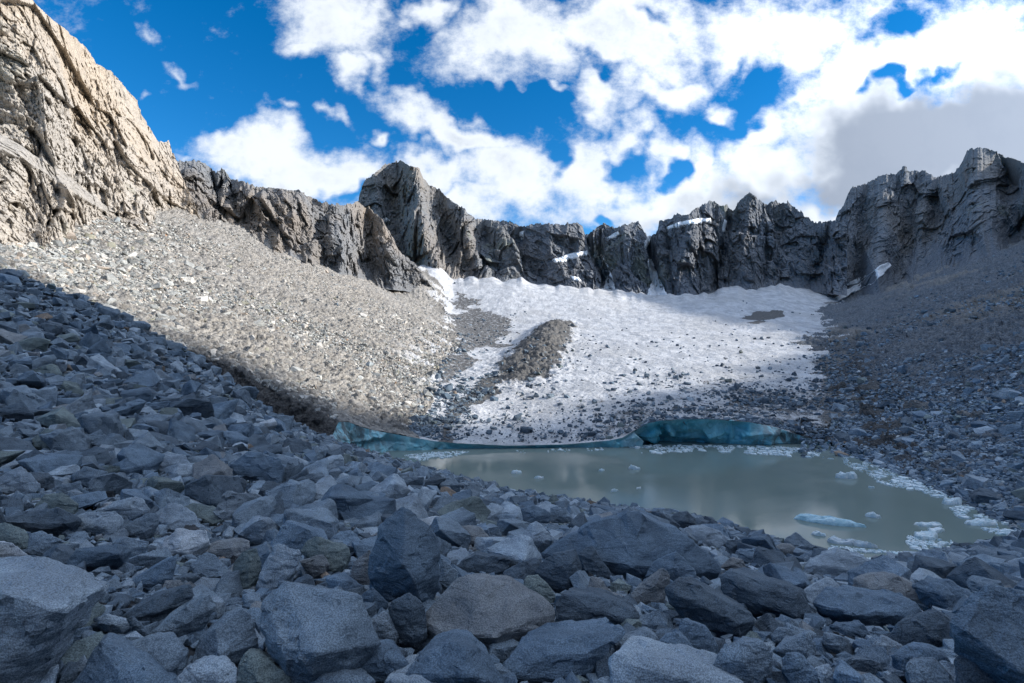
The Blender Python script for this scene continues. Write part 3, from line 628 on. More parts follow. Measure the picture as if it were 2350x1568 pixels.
# boulders one can recognise in the photograph: outline of the visible side, points standing out from it, tone and wording
CR = {1: (0., 1128., .2806), 2: (587.5, 1128., .2806), 3: (1175., 1128., .2806), 4: (1762.5, 1128., .2806), 5: (0., 752., .32)}
HERO = [
 (1, "-250,560 0,535 370,548 690,645 890,760 760,918 585,950 505,1180 360,1390 110,1600 -250,1760", "430,975,-.36 0,815,-.42 240,890,-.40 560,975,-.27", 'pale grey', 1.0, 'broad pale flat topped boulder in the lower left corner', 'big pale flat topped boulder'),
 (1, "540,1660 790,1232 850,1220 1010,1290 1510,1575 1560,1680", "1220,1500,-.14 1150,1660,-.2 820,1270,.0", 'bluish grey', .55, 'blue shadowed wedge boulder on the bottom edge beside the gravel pocket', 'blue wedge boulder'),
 (1, "985,1275 1180,1200 1440,1178 1540,1290 1510,1440 1425,1515 1100,1440", "1355,1465,-.15 1370,1290,-.12 1030,1330,-.05", 'grey', .6, 'boxy grey boulder with a mossy brown end face above the wedge boulder', 'boxy brown ended boulder'),
 (1, "1560,1400 1650,1170 1850,1000 1990,955 2080,1060 2105,1250 1960,1410 1750,1430", "1790,1350,-.2 1760,1130,-.15", 'grey', .5, 'rounded grey boulder with one dark left flank, left of the largest block', 'rounded boulder with dark flank'),
 (1, "990,1045 1130,945 1300,855 1560,768 1595,860 1540,905 1200,1082 1060,1065", "1300,985,-.08 1500,880,-.03", 'dark grey', .5, 'long dark slab, upper one of a parallel pair left of centre', 'upper long dark slab'),
 (1, "1205,1175 1400,1050 1540,930 1720,848 1772,940 1620,1120 1480,1185 1240,1202", "1500,1090,-.08 1680,990,-.04", 'grey', .5, 'long grey slab, lower one of a parallel pair left of centre', 'lower long grey slab'),
 (1, "1033,1045 1075,1023 1150,1080 1238,1190 1215,1212 1130,1150", "1150,1130,-.06", 'dark grey', .4, 'thin rod shaped stone leaning against the pair of long slabs', 'thin rod shaped stone'),
 (1, "798,1040 870,1005 1075,1070 1080,1112 1010,1152 812,1085", "930,1085,-.06", 'pale grey', .5, 'flat oblong stone just left of the thin rod shaped stone', 'flat oblong stone'),
 (1, "1043,745 1120,700 1250,662 1430,518 1453,545 1400,700 1290,786 1080,784", "1280,730,-.06", 'bluish grey', .6, 'curved fin shaped grey slab pointing up to the right', 'curved fin shaped slab'),
 (1, "1545,615 1690,497 1760,518 1880,650 1820,692 1690,704 1600,684", "1640,640,-.04", 'grey', .9, 'flat topped grey block behind the long slab pair', 'flat topped grey block'),
 (1, "1893,768 1905,600 1985,490 2100,462 2142,590 2120,700 2060,792 1960,812", "2030,640,-.14 2030,780,-.1", 'greenish grey', .4, 'upright greenish stone left of the pale upright slab', 'upright greenish stone'),
 (1, "-80,395 100,420 140,450 150,480 222,520 205,552 -80,540", "40,500,-.03", 'whitish', .5, 'whitish stone at the left edge behind the pale flat boulder', 'whitish stone'),
 (1, "-90,240 200,168 470,128 540,200 668,230 600,292 420,342 260,322 60,270", "450,270,-.06 200,250,-.05", 'dark grey', .5, 'wide dark wedge near the left edge', 'wide dark wedge'),
 (1, "-60,270 40,255 200,308 262,400 220,462 150,474 -60,420", "110,380,-.08", 'greenish grey', .6, 'faceted grey green stone below the wide dark wedge', 'faceted grey green stone'),
 (1, "240,352 350,318 502,400 450,462 330,522 212,504", "330,440,-.08", 'grey', .6, 'low grey slab right of the faceted grey green stone', 'low grey slab'),
 (1, "622,200 700,164 945,158 1012,225 1005,280 915,372 860,342 640,300", "930,200,-.02 850,300,-.08 640,215,-.02", 'pale grey', .6, 'squared pale block with a tan end face left of the flat sloping slab', 'squared pale block'),
 (1, "963,345 1100,228 1230,174 1292,190 1306,262 1212,352 1192,388 972,380", "1180,330,-.08", 'grey', .6, 'blunt grey block right of the squared pale block', 'blunt grey block'),
 (1, "775,165 940,78 1080,42 1170,58 1245,150 1110,222 1000,252 930,200", "950,130,-.1", 'pale grey', .6, 'light topped block behind the squared pale block', 'light topped block'),
 (1, "1278,245 1380,88 1480,108 1600,190 1682,300 1640,345 1400,318", "1400,260,-.03", 'pale grey', .9, 'smooth broad sloping slab in the middle of the left boulder field', 'smooth broad sloping slab'),
 (1, "1488,132 1580,98 1905,160 1850,222 1740,275 1630,225", "1700,230,-.03", 'greenish grey', 1.1, 'flat greenish slab right of the smooth sloping slab', 'flat greenish slab'),
 (1, "1315,490 1340,400 1440,308 1682,318 1718,405 1560,522 1480,512", "1480,430,-.08 1490,490,-.08", 'whitish', .6, 'whitish topped block with a dark left side', 'whitish topped block'),
 (1, "1590,510 1740,418 1960,383 2045,400 2052,462 1930,545 1830,525", "1880,470,-.05", 'brownish grey', .7, 'yellow stained flat block behind the flat topped grey block', 'yellow stained block'),
 (1, "898,535 925,398 1000,373 1110,388 1222,410 1200,462 1110,555 1000,584", "1060,480,-.08", 'grey', .5, 'chunky stone with a dark hollow front below the squared pale block', 'chunky hollow fronted stone'),
 (1, "1328,795 1350,733 1480,728 1508,780 1480,822 1400,818", "1420,785,-.08", 'brownish grey', .4, 'smooth tan cobble beside the upper long dark slab', 'smooth tan cobble'),
 (1, "1440,1520 1560,1438 1750,1383 1880,1388 1945,1440 1925,1640 1430,1660", "1700,1480,-.08", 'pale grey', .7, 'pale low boulder on the bottom edge right of the boxy boulder', 'pale low bottom boulder'),
 (2, "-5,760 60,600 150,440 185,428 350,478 368,530 300,680 130,818 60,806", "150,640,-.06", 'pale grey', .55, 'pale speckled upright slab leaning behind the largest block', 'pale upright slab'),
 (2, "18,1060 60,900 240,748 440,778 740,848 852,870 890,980 1020,1240 850,1392 500,1510 420,1650 270,1600 90,1210", "480,1335,-.24 250,1290,-.19 700,1310,-.13 100,1190,-.08", 'grey', .75, 'largest flat topped grey block left of the bottom centre', 'largest flat topped block'),
 (2, "912,620 1005,285 1200,104 1238,126 1420,300 1505,480 1495,720 1370,965 1080,905 930,705", "1222,240,-.10 1205,600,-.30 1285,725,-.27 1075,745,-.10", 'bluish grey', .3, 'tall pointed boulder standing upright with a sharp front edge', 'tall pointed boulder'),
 (2, "1083,960 1110,898 1250,828 1380,930 1392,1000 1402,1150 1300,1284 1180,1244", "1270,960,-.12 1270,1200,-.12", 'dark grey', .3, 'dark upright block wedged at the foot of the tall pointed boulder', 'dark upright block'),
 (2, "923,1062 1040,978 1112,1020 1168,1170 1150,1232 1090,1278 990,1215", "1050,1090,-.12", 'pale grey', .4, 'small pale faceted boulder between the largest block and dark upright block', 'small pale faceted boulder'),
 (2, "1348,1055 1400,978 1640,738 1740,712 2094,768 2270,885 2434,940 2446,1020 2370,1118 2094,1220 1910,1345 1560,1245", "1960,1185,-.17 1560,1190,-.08 2330,1000,-.02", 'brownish grey', .85, 'broad stepped slab with a tan grey top right of the pointed boulder', 'broad stepped slab'),
 (2, "1195,1500 1400,1328 1560,1254 1672,1242 1790,1280 1940,1400 2085,1640 1400,1660", "1765,1510,-.18 1680,1290,-.02", 'bluish grey', .5, 'low pyramid boulder with a dark left face on the bottom edge', 'low pyramid boulder'),
 (2, "1040,1550 1330,1484 1790,1494 1890,1660 1000,1690", "1400,1560,-.05", 'pale grey', .7, 'wide pale boulder cut by the bottom edge in front of the low pyramid', 'wide pale bottom boulder'),
 (2, "435,1590 555,1490 830,1488 965,1550 950,1690 430,1690", "700,1560,-.05", 'grey', .7, 'grey slab cut by the bottom edge below the largest block', 'grey bottom slab'),
 (2, "688,1484 860,1360 1040,1268 1140,1290 1250,1412 1200,1472 1070,1542 950,1540", "1080,1380,-.12", 'bluish grey', .5, 'pointed loaf shaped stone right of the largest block on the bottom edge', 'pointed loaf shaped stone'),
 (2, "348,485 420,400 500,368 760,458 772,500 720,632 640,664 580,600", "560,500,-.08 600,640,-.05", 'greenish grey', .55, 'olive topped block right of the pale upright slab', 'olive topped block'),
 (2, "358,572 550,513 602,600 540,662 480,702 420,650", "500,610,-.08", 'brownish grey', .45, 'small tan grey stone in front of the olive topped block', 'small tan grey stone'),
 (2, "768,705 800,578 930,478 965,540 950,700 930,768 830,778", "850,640,-.08", 'brownish grey', .45, 'brown stone tucked behind the left flank of the tall pointed boulder', 'tucked brown stone'),
 (2, "1328,232 1470,198 1552,230 1590,312 1490,354 1430,318", "1480,290,-.05", 'whitish', .7, 'light capped slab just right of the tip of the pointed boulder', 'light capped slab'),
 (2, "1588,312 1710,278 1840,298 1938,412 1890,454 1750,418", "1740,370,-.03", 'brownish grey', .9, 'flat tan slab right of the light capped slab', 'flat tan slab'),
 (2, "1496,745 1512,538 1655,660 1640,744 1592,806", "1560,680,-.06", 'grey', .4, 'grey stone pressed against the right side of the pointed boulder', 'pressed grey stone'),
 (2, "1636,630 1700,560 1790,513 2082,550 2062,602 2010,664 1660,668", "1850,580,-.04", 'dark grey', .5, 'long low slab with a dark overhung front', 'long low overhung slab'),
 (2, "868,852 950,778 1082,912 1060,944 940,984 880,930", "960,880,-.08", 'bluish grey', .4, 'blue grey stone below the left foot of the pointed boulder', 'blue foot stone'),
 (2, "-155,1640 -140,1388 -90,1318 20,1328 150,1400 270,1520 310,1660", "20,1560,-.12", 'greenish grey', .5, 'rough pale green boulder on the bottom edge left of the largest block', 'rough pale green boulder'),
 (3, "243,524 540,318 720,268 790,218 930,188 1050,178 1180,240 1370,358 1500,418 1695,590 1692,645 1500,692 1100,705 850,695 500,570", "590,440,-.02 1000,620,-.09 990,250,.02 1300,640,-.06", 'bluish grey', .4, 'huge dark dome shaped boulder near the shore', 'huge dark dome boulder'),
 (3, "178,652 260,558 340,508 520,478 578,600 550,792 440,818 360,806", "480,600,-.14 450,780,-.1", 'dark grey', .4, 'angular dark block in front of the left side of the dome boulder', 'angular dark block'),
 (3, "543,512 600,450 660,446 740,560 814,672 810,706 700,698 600,645", "650,560,-.08", 'dark grey', .4, 'dark ridge backed stone between the angular block and dome boulder', 'dark ridge backed stone'),
 (3, "1078,695 1160,568 1340,493 1440,578 1508,650 1470,745 1300,738", "1310,640,-.08", 'bluish grey', .5, 'hump backed stone in front of the right side of the dome boulder', 'hump backed stone'),
 (3, "913,925 1000,798 1240,628 1292,700 1284,760 1240,855 1190,926 990,940", "1180,760,-.1", 'brownish grey', .45, 'pointed brown grey stone beside the leaning tablet slab', 'pointed brown grey stone'),
 (3, "1248,790 1330,718 1390,712 1700,868 1960,1008 1988,1060 1930,1145 1850,1196 1550,1060 1285,925", "1330,830,-.07 1600,960,-.09 1880,1090,-.07", 'dark grey', .35, 'long dark tablet slab leaning down to the right', 'leaning dark tablet slab'),
 (3, "338,915 400,828 530,848 730,858 990,950 1044,1000 1030,1055 920,1125 600,1078 360,1048", "700,980,-.07 950,1050,-.06", 'dark grey', .5, 'thick dark slab lying below the angular dark block', 'thick dark slab'),
 (3, "393,1205 430,1088 480,1058 530,1078 594,1232 560,1265 410,1258", "500,1160,-.08", 'grey', .4, 'small grey tooth shaped stone in front of the thick dark slab', 'grey tooth shaped stone'),
 (3, "-60,1400 0,1308 200,1208 640,1268 922,1130 935,1150 810,1260 760,1378 600,1486 400,1538 50,1528 -60,1490", "300,1330,-.06 620,1320,-.08", 'bluish grey', .8, 'broad low blue grey slab with a gritty ledge', 'low gritty blue slab'),
 (3, "818,1245 930,1190 1110,1143 1200,1200 1244,1370 1230,1400 970,1400 860,1330", "980,1260,-.12", 'grey', .45, 'grey block with a light ridge, left one of a pair near the bottom', 'light ridged block'),
 (3, "1212,1215 1250,1178 1340,1153 1440,1228 1575,1432 1400,1450 1240,1406", "1360,1280,-.1", 'bluish grey', .45, 'smooth blue grey stone, right one of a pair near the bottom', 'smooth blue grey stone'),
 (3, "798,1400 830,1318 980,1323 1300,1398 1500,1428 1910,1580 1910,1690 830,1690", "1040,1420,-.05 1400,1520,-.05", 'pale grey', .7, 'long pale slab along the bottom edge right of centre', 'long pale bottom slab'),
 (3, "1638,1425 1700,1308 1880,1223 2060,1228 2134,1310 2125,1500 1990,1590 1760,1540", "1880,1380,-.12", 'grey', .5, 'stout rounded boulder at the bottom right of the leaning tablet', 'stout rounded boulder'),
 (3, "8,495 60,370 150,268 200,248 342,370 330,402 150,445 30,524", "190,380,-.08", 'pale grey', .55, 'pale smooth boulder left of the dome boulder', 'pale smooth boulder'),
 (3, "58,145 180,108 322,180 290,252 110,275", "200,200,-.08", 'bluish grey', .5, 'dark rounded block upslope of the pale smooth boulder', 'dark rounded block'),
 (3, "298,240 330,138 440,138 492,210 472,254 320,258", "400,200,-.08", 'grey', .5, 'grey cube like stone right of the dark rounded block', 'grey cube like stone'),
 (3, "268,124 330,18 402,80 385,114 290,144", "340,90,-.08", 'greenish grey', .4, 'small pointed green black stone above the grey cube like stone', 'pointed green black stone'),
 (3, "1258,272 1330,178 1430,158 1500,220 1542,280 1420,304 1290,296", "1400,240,-.1", 'dark grey', .45, 'dark block on the waterline behind the dome boulder', 'dark waterline block'),
 (3, "1378,362 1430,288 1560,278 1700,330 1782,390 1690,464 1540,410", "1530,350,-.04", 'pale grey', .8, 'pale tilted slab right of the top of the dome boulder', 'pale tilted slab'),
 (3, "1738,505 1760,398 1884,398 1884,462 1790,530", "1800,460,-.06", 'dark grey', .45, 'square dark stone below the pale tilted slab', 'square dark stone'),
 (3, "1813,525 1830,484 2000,478 2110,512 2110,560 1960,596 1850,560", "1960,540,-.04", 'bluish grey', .6, 'oblong blue grey stone right of the square dark stone', 'oblong blue grey stone'),
 (3, "1698,625 1790,538 1890,558 1915,622 1800,648", "1800,600,-.06", 'brownish grey', .5, 'tan lumpy stone at the upper end of the striped tablet', 'tan lumpy stone'),
 (3, "598,855 640,698 720,718 824,830 800,884 680,880", "700,800,-.06", 'brownish grey', .6, 'tan leaning flake above the thick dark slab', 'tan leaning flake'),
 (3, "1365,1125 1380,1038 1600,1118 1690,1260 1650,1392 1500,1320", "1560,1230,-.05", 'bluish grey', .5, 'shadowed blue boulder underneath the leaning dark tablet', 'shadowed blue boulder'),
 (3, "83,805 110,700 200,683 290,758 354,850 322,924 220,900", "200,800,-.08", 'greenish grey', .5, 'rounded grey green boulder behind the broad stepped slab', 'rounded grey green boulder'),
 (4, "-412,690 -330,633 0,738 270,818 292,870 358,1012 330,1056 230,1058 -60,970 -392,810", "-320,700,-.04 230,880,-.06 240,1040,-.08", 'dark grey', .4, 'long striped tablet slab with a cracked right end', 'striped tablet slab'),
 (4, "358,925 430,818 640,828 920,853 1190,898 1254,970 1215,1024 870,1116 480,1020", "460,950,-.08 700,1000,-.14 1150,1000,-.06", 'bluish grey', .45, 'big angular overhanging block right of the striped tablet', 'big overhanging block'),
 (4, "640,815 700,718 840,663 1020,678 1180,768 1302,868 1314,975 1220,970 900,860", "950,780,-.04", 'brownish grey', .8, 'pinkish topped slab lying behind the overhanging block', 'pinkish topped slab'),
 (4, "968,1185 1080,1058 1390,968 1492,1040 1514,1244 1300,1288 1040,1244", "1250,1150,-.06 1450,1080,-.03", 'dark grey', .35, 'dark shadowed stone between the overhanging block and corner block', 'dark shadowed stone'),
 (4, "1478,1075 1500,1008 1700,878 1800,758 2094,828 2260,870 2260,1760 1620,1268 1500,1195", "1610,1130,-.10 1640,1060,-.05 2100,1500,-.12", 'bluish grey', .6, 'giant blue grey block filling the lower right corner', 'giant corner block'),
 (4, "1168,765 1250,728 1480,718 1705,862 1500,966 1430,936 1250,820", "1450,850,-.07", 'bluish grey', .6, 'low wedge stone behind the giant corner block', 'low wedge stone'),
 (4, "288,615 340,558 560,468 760,528 985,652 600,668 430,694 300,668", "450,620,-.05", 'pale grey', .6, 'pale ramp shaped slab at the shore in front of the brash ice', 'pale ramp shaped slab'),
 (4, "138,385 230,328 404,468 240,496 120,470", "220,440,-.08", 'grey', .5, 'small pyramid stone on the waterline left of the ramp shaped slab', 'small waterline pyramid'),
 (4, "18,475 100,428 200,438 254,492 150,516", "130,470,-.05", 'brownish grey', .5, 'brown lump just below the small waterline pyramid', 'brown lump'),
 (4, "278,815 480,698 530,718 645,835 430,850 350,926", "440,800,-.04", 'pale grey', .7, 'pale flat stone just above the left end of the overhanging block', 'pale flat stone'),
 (4, "1118,1445 1140,1398 1370,1388 1480,1498 1560,1580 1200,1640", "1250,1500,-.04", 'grey', .7, 'flat pitted stone on the bottom edge left of the corner block', 'flat pitted stone'),
 (4, "1018,1345 1140,1268 1330,1288 1460,1338 1534,1462 1420,1506 1100,1458", "1250,1400,-.08", 'bluish grey', .6, 'wide rounded stone above the flat pitted stone', 'wide rounded stone'),
 (4, "848,1255 920,1178 1115,1272 1000,1348 870,1298", "960,1270,-.05", 'pale grey', .6, 'pale wedge stone left of the wide rounded stone', 'pale wedge stone'),
 (4, "448,1155 620,1198 644,1250 600,1316 460,1250", "560,1260,-.06", 'grey', .5, 'blocky stone under the left end of the overhanging block', 'blocky grey stone'),
 (4, "22,1185 80,1118 180,1128 244,1200 150,1250 50,1236", "130,1190,-.08", 'grey', .5, 'egg shaped grey stone right of the leaning tablet', 'egg shaped stone'),
 (4, "38,1295 260,1208 330,1153 395,1260 372,1390 200,1362", "280,1290,-.06", 'grey', .5, 'arrowhead shaped grey stone below the egg shaped stone', 'arrowhead shaped stone'),
 (4, "108,1455 150,1328 260,1328 414,1500 400,1590 200,1590", "240,1440,-.08", 'bluish grey', .5, 'blue hunched stone on the bottom edge below the arrowhead stone', 'blue hunched stone'),
 (4, "378,1445 500,1418 585,1580 440,1590", "470,1500,-.05", 'pale grey', .6, 'small pale slab on the bottom edge right of the blue hunched stone', 'small pale bottom slab'),
 (4, "1138,615 1150,568 1270,568 1324,690 1240,716 1160,660", "1200,640,-.06", 'grey', .5, 'squarish stone on the near shore right of the ramp shaped slab', 'squarish shore stone'),
 (4, "1298,865 1340,828 1420,868 1434,966 1340,970", "1360,910,-.06", 'dark grey', .4, 'small black block behind the right end of the pinkish slab', 'small black block'),
 (4, "498,1095 760,1073 834,1170 820,1206 600,1180", "700,1140,-.05", 'bluish grey', .5, 'rounded blue stone in the shade under the overhanging block', 'shaded rounded stone'),
 (4, "1528,1365 1620,1298 1830,1418 1910,1640 1560,1650", "1680,1460,-.06", 'dark grey', .5, 'dark rough stone beneath the giant corner block', 'dark rough stone'),
 (5, "1640,985 1790,888 2000,928 2040,1000 2010,1110 1960,1115 1700,1055", "1860,1000,-.06", 'bluish grey', .6, 'large smooth boulder standing out in the middle of the boulder field', 'large mid field boulder'),
 (5, "2005,1065 2070,955 2114,1000 2055,1116 2020,1112", "2060,1030,-.04", 'grey', .4, 'split off fin touching the right side of the mid field boulder', 'split off fin'),
 (5, "188,835 330,718 440,738 494,832 350,876", "340,800,-.05", 'greenish grey', .7, 'flat greenish boulder on the left slope', 'flat greenish boulder'),
 (5, "-40,600 150,533 244,620 100,656 -40,650", "100,610,-.08", 'dark grey', .5, 'dark shadowed boulder at the left edge of the slope', 'dark left edge boulder'),
 (5, "538,805 720,728 764,780 700,864 600,840", "690,800,-.06", 'grey', .6, 'grey boulder with a rusty corner on the left slope', 'rusty cornered boulder'),
 (5, "1068,965 1200,888 1330,918 1384,1012 1230,1046 1100,1010", "1240,980,-.05", 'pale grey', .7, 'pale humped boulder left of the large mid field boulder', 'pale humped boulder'),
 (5, "-50,1095 150,988 292,1120 250,1186 -50,1190", "120,1110,-.06", 'pale grey', .7, 'pale jagged boulder at the left edge above the wide dark wedge', 'pale jagged boulder'),
 (5, "118,935 260,868 384,940 300,1046 140,990", "260,960,-.08", 'dark grey', .6, 'dark faced block upslope of the pale jagged boulder', 'dark faced block'),
 (5, "758,1015 900,938 1024,1000 900,1066", "890,1020,-.06", 'bluish grey', .6, 'blue grey wedge left of the pale humped boulder', 'blue grey wedge'),
 (5, "243,1295 320,1193 450,1178 564,1270 520,1338 340,1330", "400,1250,-.06", 'greenish grey', .6, 'lichen tinted rounded boulder right of the pale jagged boulder', 'lichen tinted boulder'),
 (5, "508,1055 620,998 774,1030 720,1156 560,1128", "640,1080,-.06", 'grey', .6, 'rough grey boulder between the dark faced block and blue wedge', 'rough grey boulder'),
]
heroes = []; hero_polys = []
for i, (cr, outl, inn, tone, lean, label, short) in enumerate(HERO):
    ox, oy, k = CR[cr]; o = pts(outl)*k+np.array([ox, oy]); q = pts(inn)
    wpx = np.ptp(o[:, 0]); hpx = np.ptp(o[:, 1]); yb = o[:, 1].max(); xb = o[np.argsort(o[:, 1])[-3:], 0].mean()
    Yb = np.exp(np.linspace(np.log(.9), np.log(80), 500)); s = (xb-CX)/F
    r = -near(s*Yb, Yb)/Yb; kk = np.nonzero(r <= (yb-CY)/F)[0]; Y0 = Yb[kk[0]] if len(kk) else 60.
    size = max(wpx, hpx*.8)/F*Y0; w = size
    def at(x, y, dd): return np.array([(x-CX)/F*dd, dd, -(y-CY)/F*dd])
    dep = Y0+.05*w+w*lean*.8*(yb-o[:, 1])/max(wpx, hpx*.8)
    P = [at(x, y, dd) for (x, y), dd in zip(o, dep)]
    for (x, y, dd) in q:
        x, y = x*k+ox, y*k+oy; P.append(at(x, y, Y0+.05*w+w*(lean*.8*(yb-y)/max(wpx, hpx*.8)+dd*1.3)))
    P = np.array(P); c = P[:len(o)].mean(0); view = np.array([c[0], c[1], 0]); view /= np.linalg.norm(view)
    back = c+(P[:len(o)]-c)*.72+view*w*.55-np.array([0, 0, 1])*w*.12
    lowp = P[np.argsort(o[:, 1])[-4:]]+view*w*.12-np.array([0, 0, .22*w])
    allp = np.concatenate([P, back, lowp]); org = np.array([c[0], c[1], allp[:, 2].min()])
    v, f = rock_mesh('boulder', allp-org, size, 1000+i*7, .010+.008*rng.random(), 17)
    me = link_mesh('boulder', v, f, M_ROCK); ob = bpy.data.objects.new('boulder', me); COL.objects.link(ob); ob.location = org
    tc = np.array(TONES[tone])*rng.uniform(.93, 1.07); ob.color = (*tc, 1.)
    tag(ob, label, 'boulder', 'boulders on the near slope')
    heroes.append(dict(short=short, c=o.mean(0), half=max(wpx, hpx)/2, Y=Y0, size=size, obj=ob, v=v+org, f=f)); hero_polys.append((o.mean(0)+(o-o.mean(0))*1.02, Y0, size))
print('t heroes', len(heroes), round(time.time()-T0, 1))

# stone shapes, coarse and fine
LOW, FINE = [], []
for i in range(26):
    r = np.random.default_rng(500+i); P = hull_points(r, i % 3 == 0); bm = hull_bm(P); LOW.append(bm_arrays(bm)); bm.free()
    FINE.append((P, None))
FM = {}
def fine_mesh(i):
    if i not in FM:
        v, f = rock_mesh('boulder', FINE[i][0], 2., 2000+i*11, .016, 12); FM[i] = link_mesh('boulder', v, f, M_ROCK)
    return FM[i]
def rotations(n, r, tilt):
    yaw = r.uniform(0, 2*math.pi, n); t = r.normal(0, tilt, (n, 2))
    cy, sy = np.cos(yaw), np.sin(yaw); R = np.zeros((n, 3, 3)); 
    Rz = np.zeros((n, 3, 3)); Rz[:, 0, 0] = cy; Rz[:, 0, 1] = -sy; Rz[:, 1, 0] = sy; Rz[:, 1, 1] = cy; Rz[:, 2, 2] = 1
    cx, sx = np.cos(t[:, 0]), np.sin(t[:, 0]); Rx = np.zeros((n, 3, 3)); Rx[:, 0, 0] = 1; Rx[:, 1, 1] = cx; Rx[:, 1, 2] = -sx; Rx[:, 2, 1] = sx; Rx[:, 2, 2] = cx
    ca, sa = np.cos(t[:, 1]), np.sin(t[:, 1]); Ry = np.zeros((n, 3, 3)); Ry[:, 1, 1] = 1; Ry[:, 0, 0] = ca; Ry[:, 0, 2] = sa; Ry[:, 2, 0] = -sa; Ry[:, 2, 2] = ca
    return Rx@Ry@Rz
def heap(name, pos, size, R, shp, tones, mat, label, cat, smooth=False):
    """a mass of stones as one mesh"""
    Vs, Fs, Cs, off = [], [], [], 0
    for t in range(len(LOW)):
        m = np.nonzero(shp == t)[0]
        if not len(m): continue
        v, f = LOW[t]
        W = np.einsum('nij,vj->nvi', R[m], v)*size[m][:, None, None]+pos[m][:, None, :]
        Vs.append(W.reshape(-1, 3)); Fs.append((f[None]+(np.arange(len(m))*len(v))[:, None, None]+off).reshape(-1, 3)); off += len(m)*len(v)
        Cs.append(np.repeat(np.concatenate([tones[m], np.ones((len(m), 1))], 1), len(v), 0))
    o = make_mesh(name, np.concatenate(Vs), np.concatenate(Fs), mat, smooth, {'tone': np.concatenate(Cs)})
    return tag(o, label, cat, kind='stuff')
def tone_pick(n, r, p=None):
    k = r.choice(len(TN), n, p=TP if p is None else p); c = np.array([TONES[t] for t in TN])[k]
    return k, c*r.uniform(.82, 1.18, (n, 1))

# near slope: big stones first, smaller ones fill the gaps
r = np.random.default_rng(21)
grid = {}; S = []
def blocked(x, y, rad, kf):
    for lev in LEV:
        if lev < rad*.8: continue
        cs = lev*2.4; ix, iy = int(x//cs), int(y//cs)
        for a in (ix-1, ix, ix+1):
            for b in (iy-1, iy, iy+1):
                for (qx, qy, qr) in grid.get((lev, a, b), ()):
                    if (qx-x)**2+(qy-y)**2 < ((qr+rad)*kf)**2: return True
    return False
LEV = [1.15, .8, .55, .38, .26, .17, .11, .07, .045]
COV = [.05, .10, .20, .34, .48, .60, .62, .6, .5]
for lev, cov in zip(LEV, COV):
    ymax = min(74., 225*lev); area = 1.16*ymax**2
    n = int(cov*area/(math.pi*lev*lev)*1.5)
    yy = ymax*np.sqrt(r.uniform(.0004, 1, n)); ss = r.uniform(-1.17, 1.15, n); xx = ss*yy
    rad = lev*np.exp(r.normal(0, .16, n)); zz = near(xx, yy)
    lim = .02 if lev > .3 else 0
    yc = np.interp(ss, [-1.2, -.6, -.45, -.3, -.2], [63, 62, 64, 73, 75])
    big_ok = np.where(yy > 9, 1.2, np.where(yy > 5, .42, .2))
    ppx = CX+F*ss; ppy = CY-F*zz/yy
    ok = (yy < yc) & (zz > WATER-.35*rad) & (rad < big_ok) & (yy > 1.4)
    # the right hand near shore is finer
    ok &= ~((ss > .5) & (yy > 16) & (rad > .5)) & ~((ss > -.45) & (rad > .62)) & (rad*F/yy < 62)
    for (poly, hy, hs) in hero_polys:
        inside = in_poly(ppx, ppy-F*rad*.4/yy, poly)
        ok &= ~(inside & (yy < hy+.45*hs))
        if lev > .15:
            near_ = inside | in_poly(ppx-.8*rad*F/yy, ppy, poly) | in_poly(ppx+.8*rad*F/yy, ppy, poly) | in_poly(ppx, ppy-rad*F/yy, poly)
            ok &= ~(near_ & (yy < hy+.8*hs))
        lo = poly[:, 1].max(); inx = (ppx > poly[:, 0].min()+.12*np.ptp(poly[:, 0])) & (ppx < poly[:, 0].max()-.12*np.ptp(poly[:, 0]))
        ok &= ~(inx & (yy < hy) & (ppy-F*rad*.9/yy < lo-.12*np.ptp(poly[:, 1])) & (ppy > lo-.5*np.ptp(poly[:, 1])))
    for j in np.nonzero(ok)[0]:
        if not blocked(xx[j], yy[j], rad[j], .62):
            cs = lev*2.4; grid.setdefault((lev, int(xx[j]//cs), int(yy[j]//cs)), []).append((xx[j], yy[j], rad[j]))
            S.append((xx[j], yy[j], zz[j], rad[j]))
S = np.array(S); n = len(S)
shp = r.integers(0, len(LOW), n); R = rotations(n, r, .34); kt, tc = tone_pick(n, r)
hgt = np.array([np.ptp(v[:, 2]) for v, _ in LOW])[shp]
size = S[:, 3]*1.18
sink = np.where(S[:, 3] < .2, r.uniform(-.30, .08, n), np.where(S[:, 3] < .32, r.uniform(-.1, .22, n), r.uniform(.12, .36, n)))
pos = np.stack([S[:, 0], S[:, 1], S[:, 2]+hgt*size*sink], -1)
app = size*F/S[:, 1]
print('t near stones', n, round(time.time()-T0, 1))
# how much of each larger stone shows
cand = np.nonzero(app > 9)[0]
bv, bf, own, off = [], [], [], 0
for j in cand:
    v, f = LOW[shp[j]]; bv.append((v@R[j].T)*size[j]+pos[j]); bf.append(f+off); own.append(np.full(len(f), j)); off += len(v)
for h in heroes:
    bv.append(h['v']); bf.append(h['f']+off); own.append(np.full(len(h['f']), -1)); off += len(h['v'])
tree = BVHTree.FromPolygons(np.concatenate(bv).tolist(), np.concatenate(bf).tolist(), all_triangles=True); own = np.concatenate(own)
seen = np.zeros(n, int); O = Vector((0, 0, 0))
for y in np.arange(640, 1567, 5.):
    for x in np.arange(2, 2349, 5.):
        hit = tree.ray_cast(O, Vector(((x-CX)/F, 1, -(y-CY)/F)))
        if hit[2] is not None and own[hit[2]] >= 0: seen[own[hit[2]]] += 1
NIND = 300-len(heroes)-14
ind = np.argsort(-seen)[:NIND]; ind = ind[seen[ind] > 3]
rest = np.setdiff1d(np.arange(n), ind)
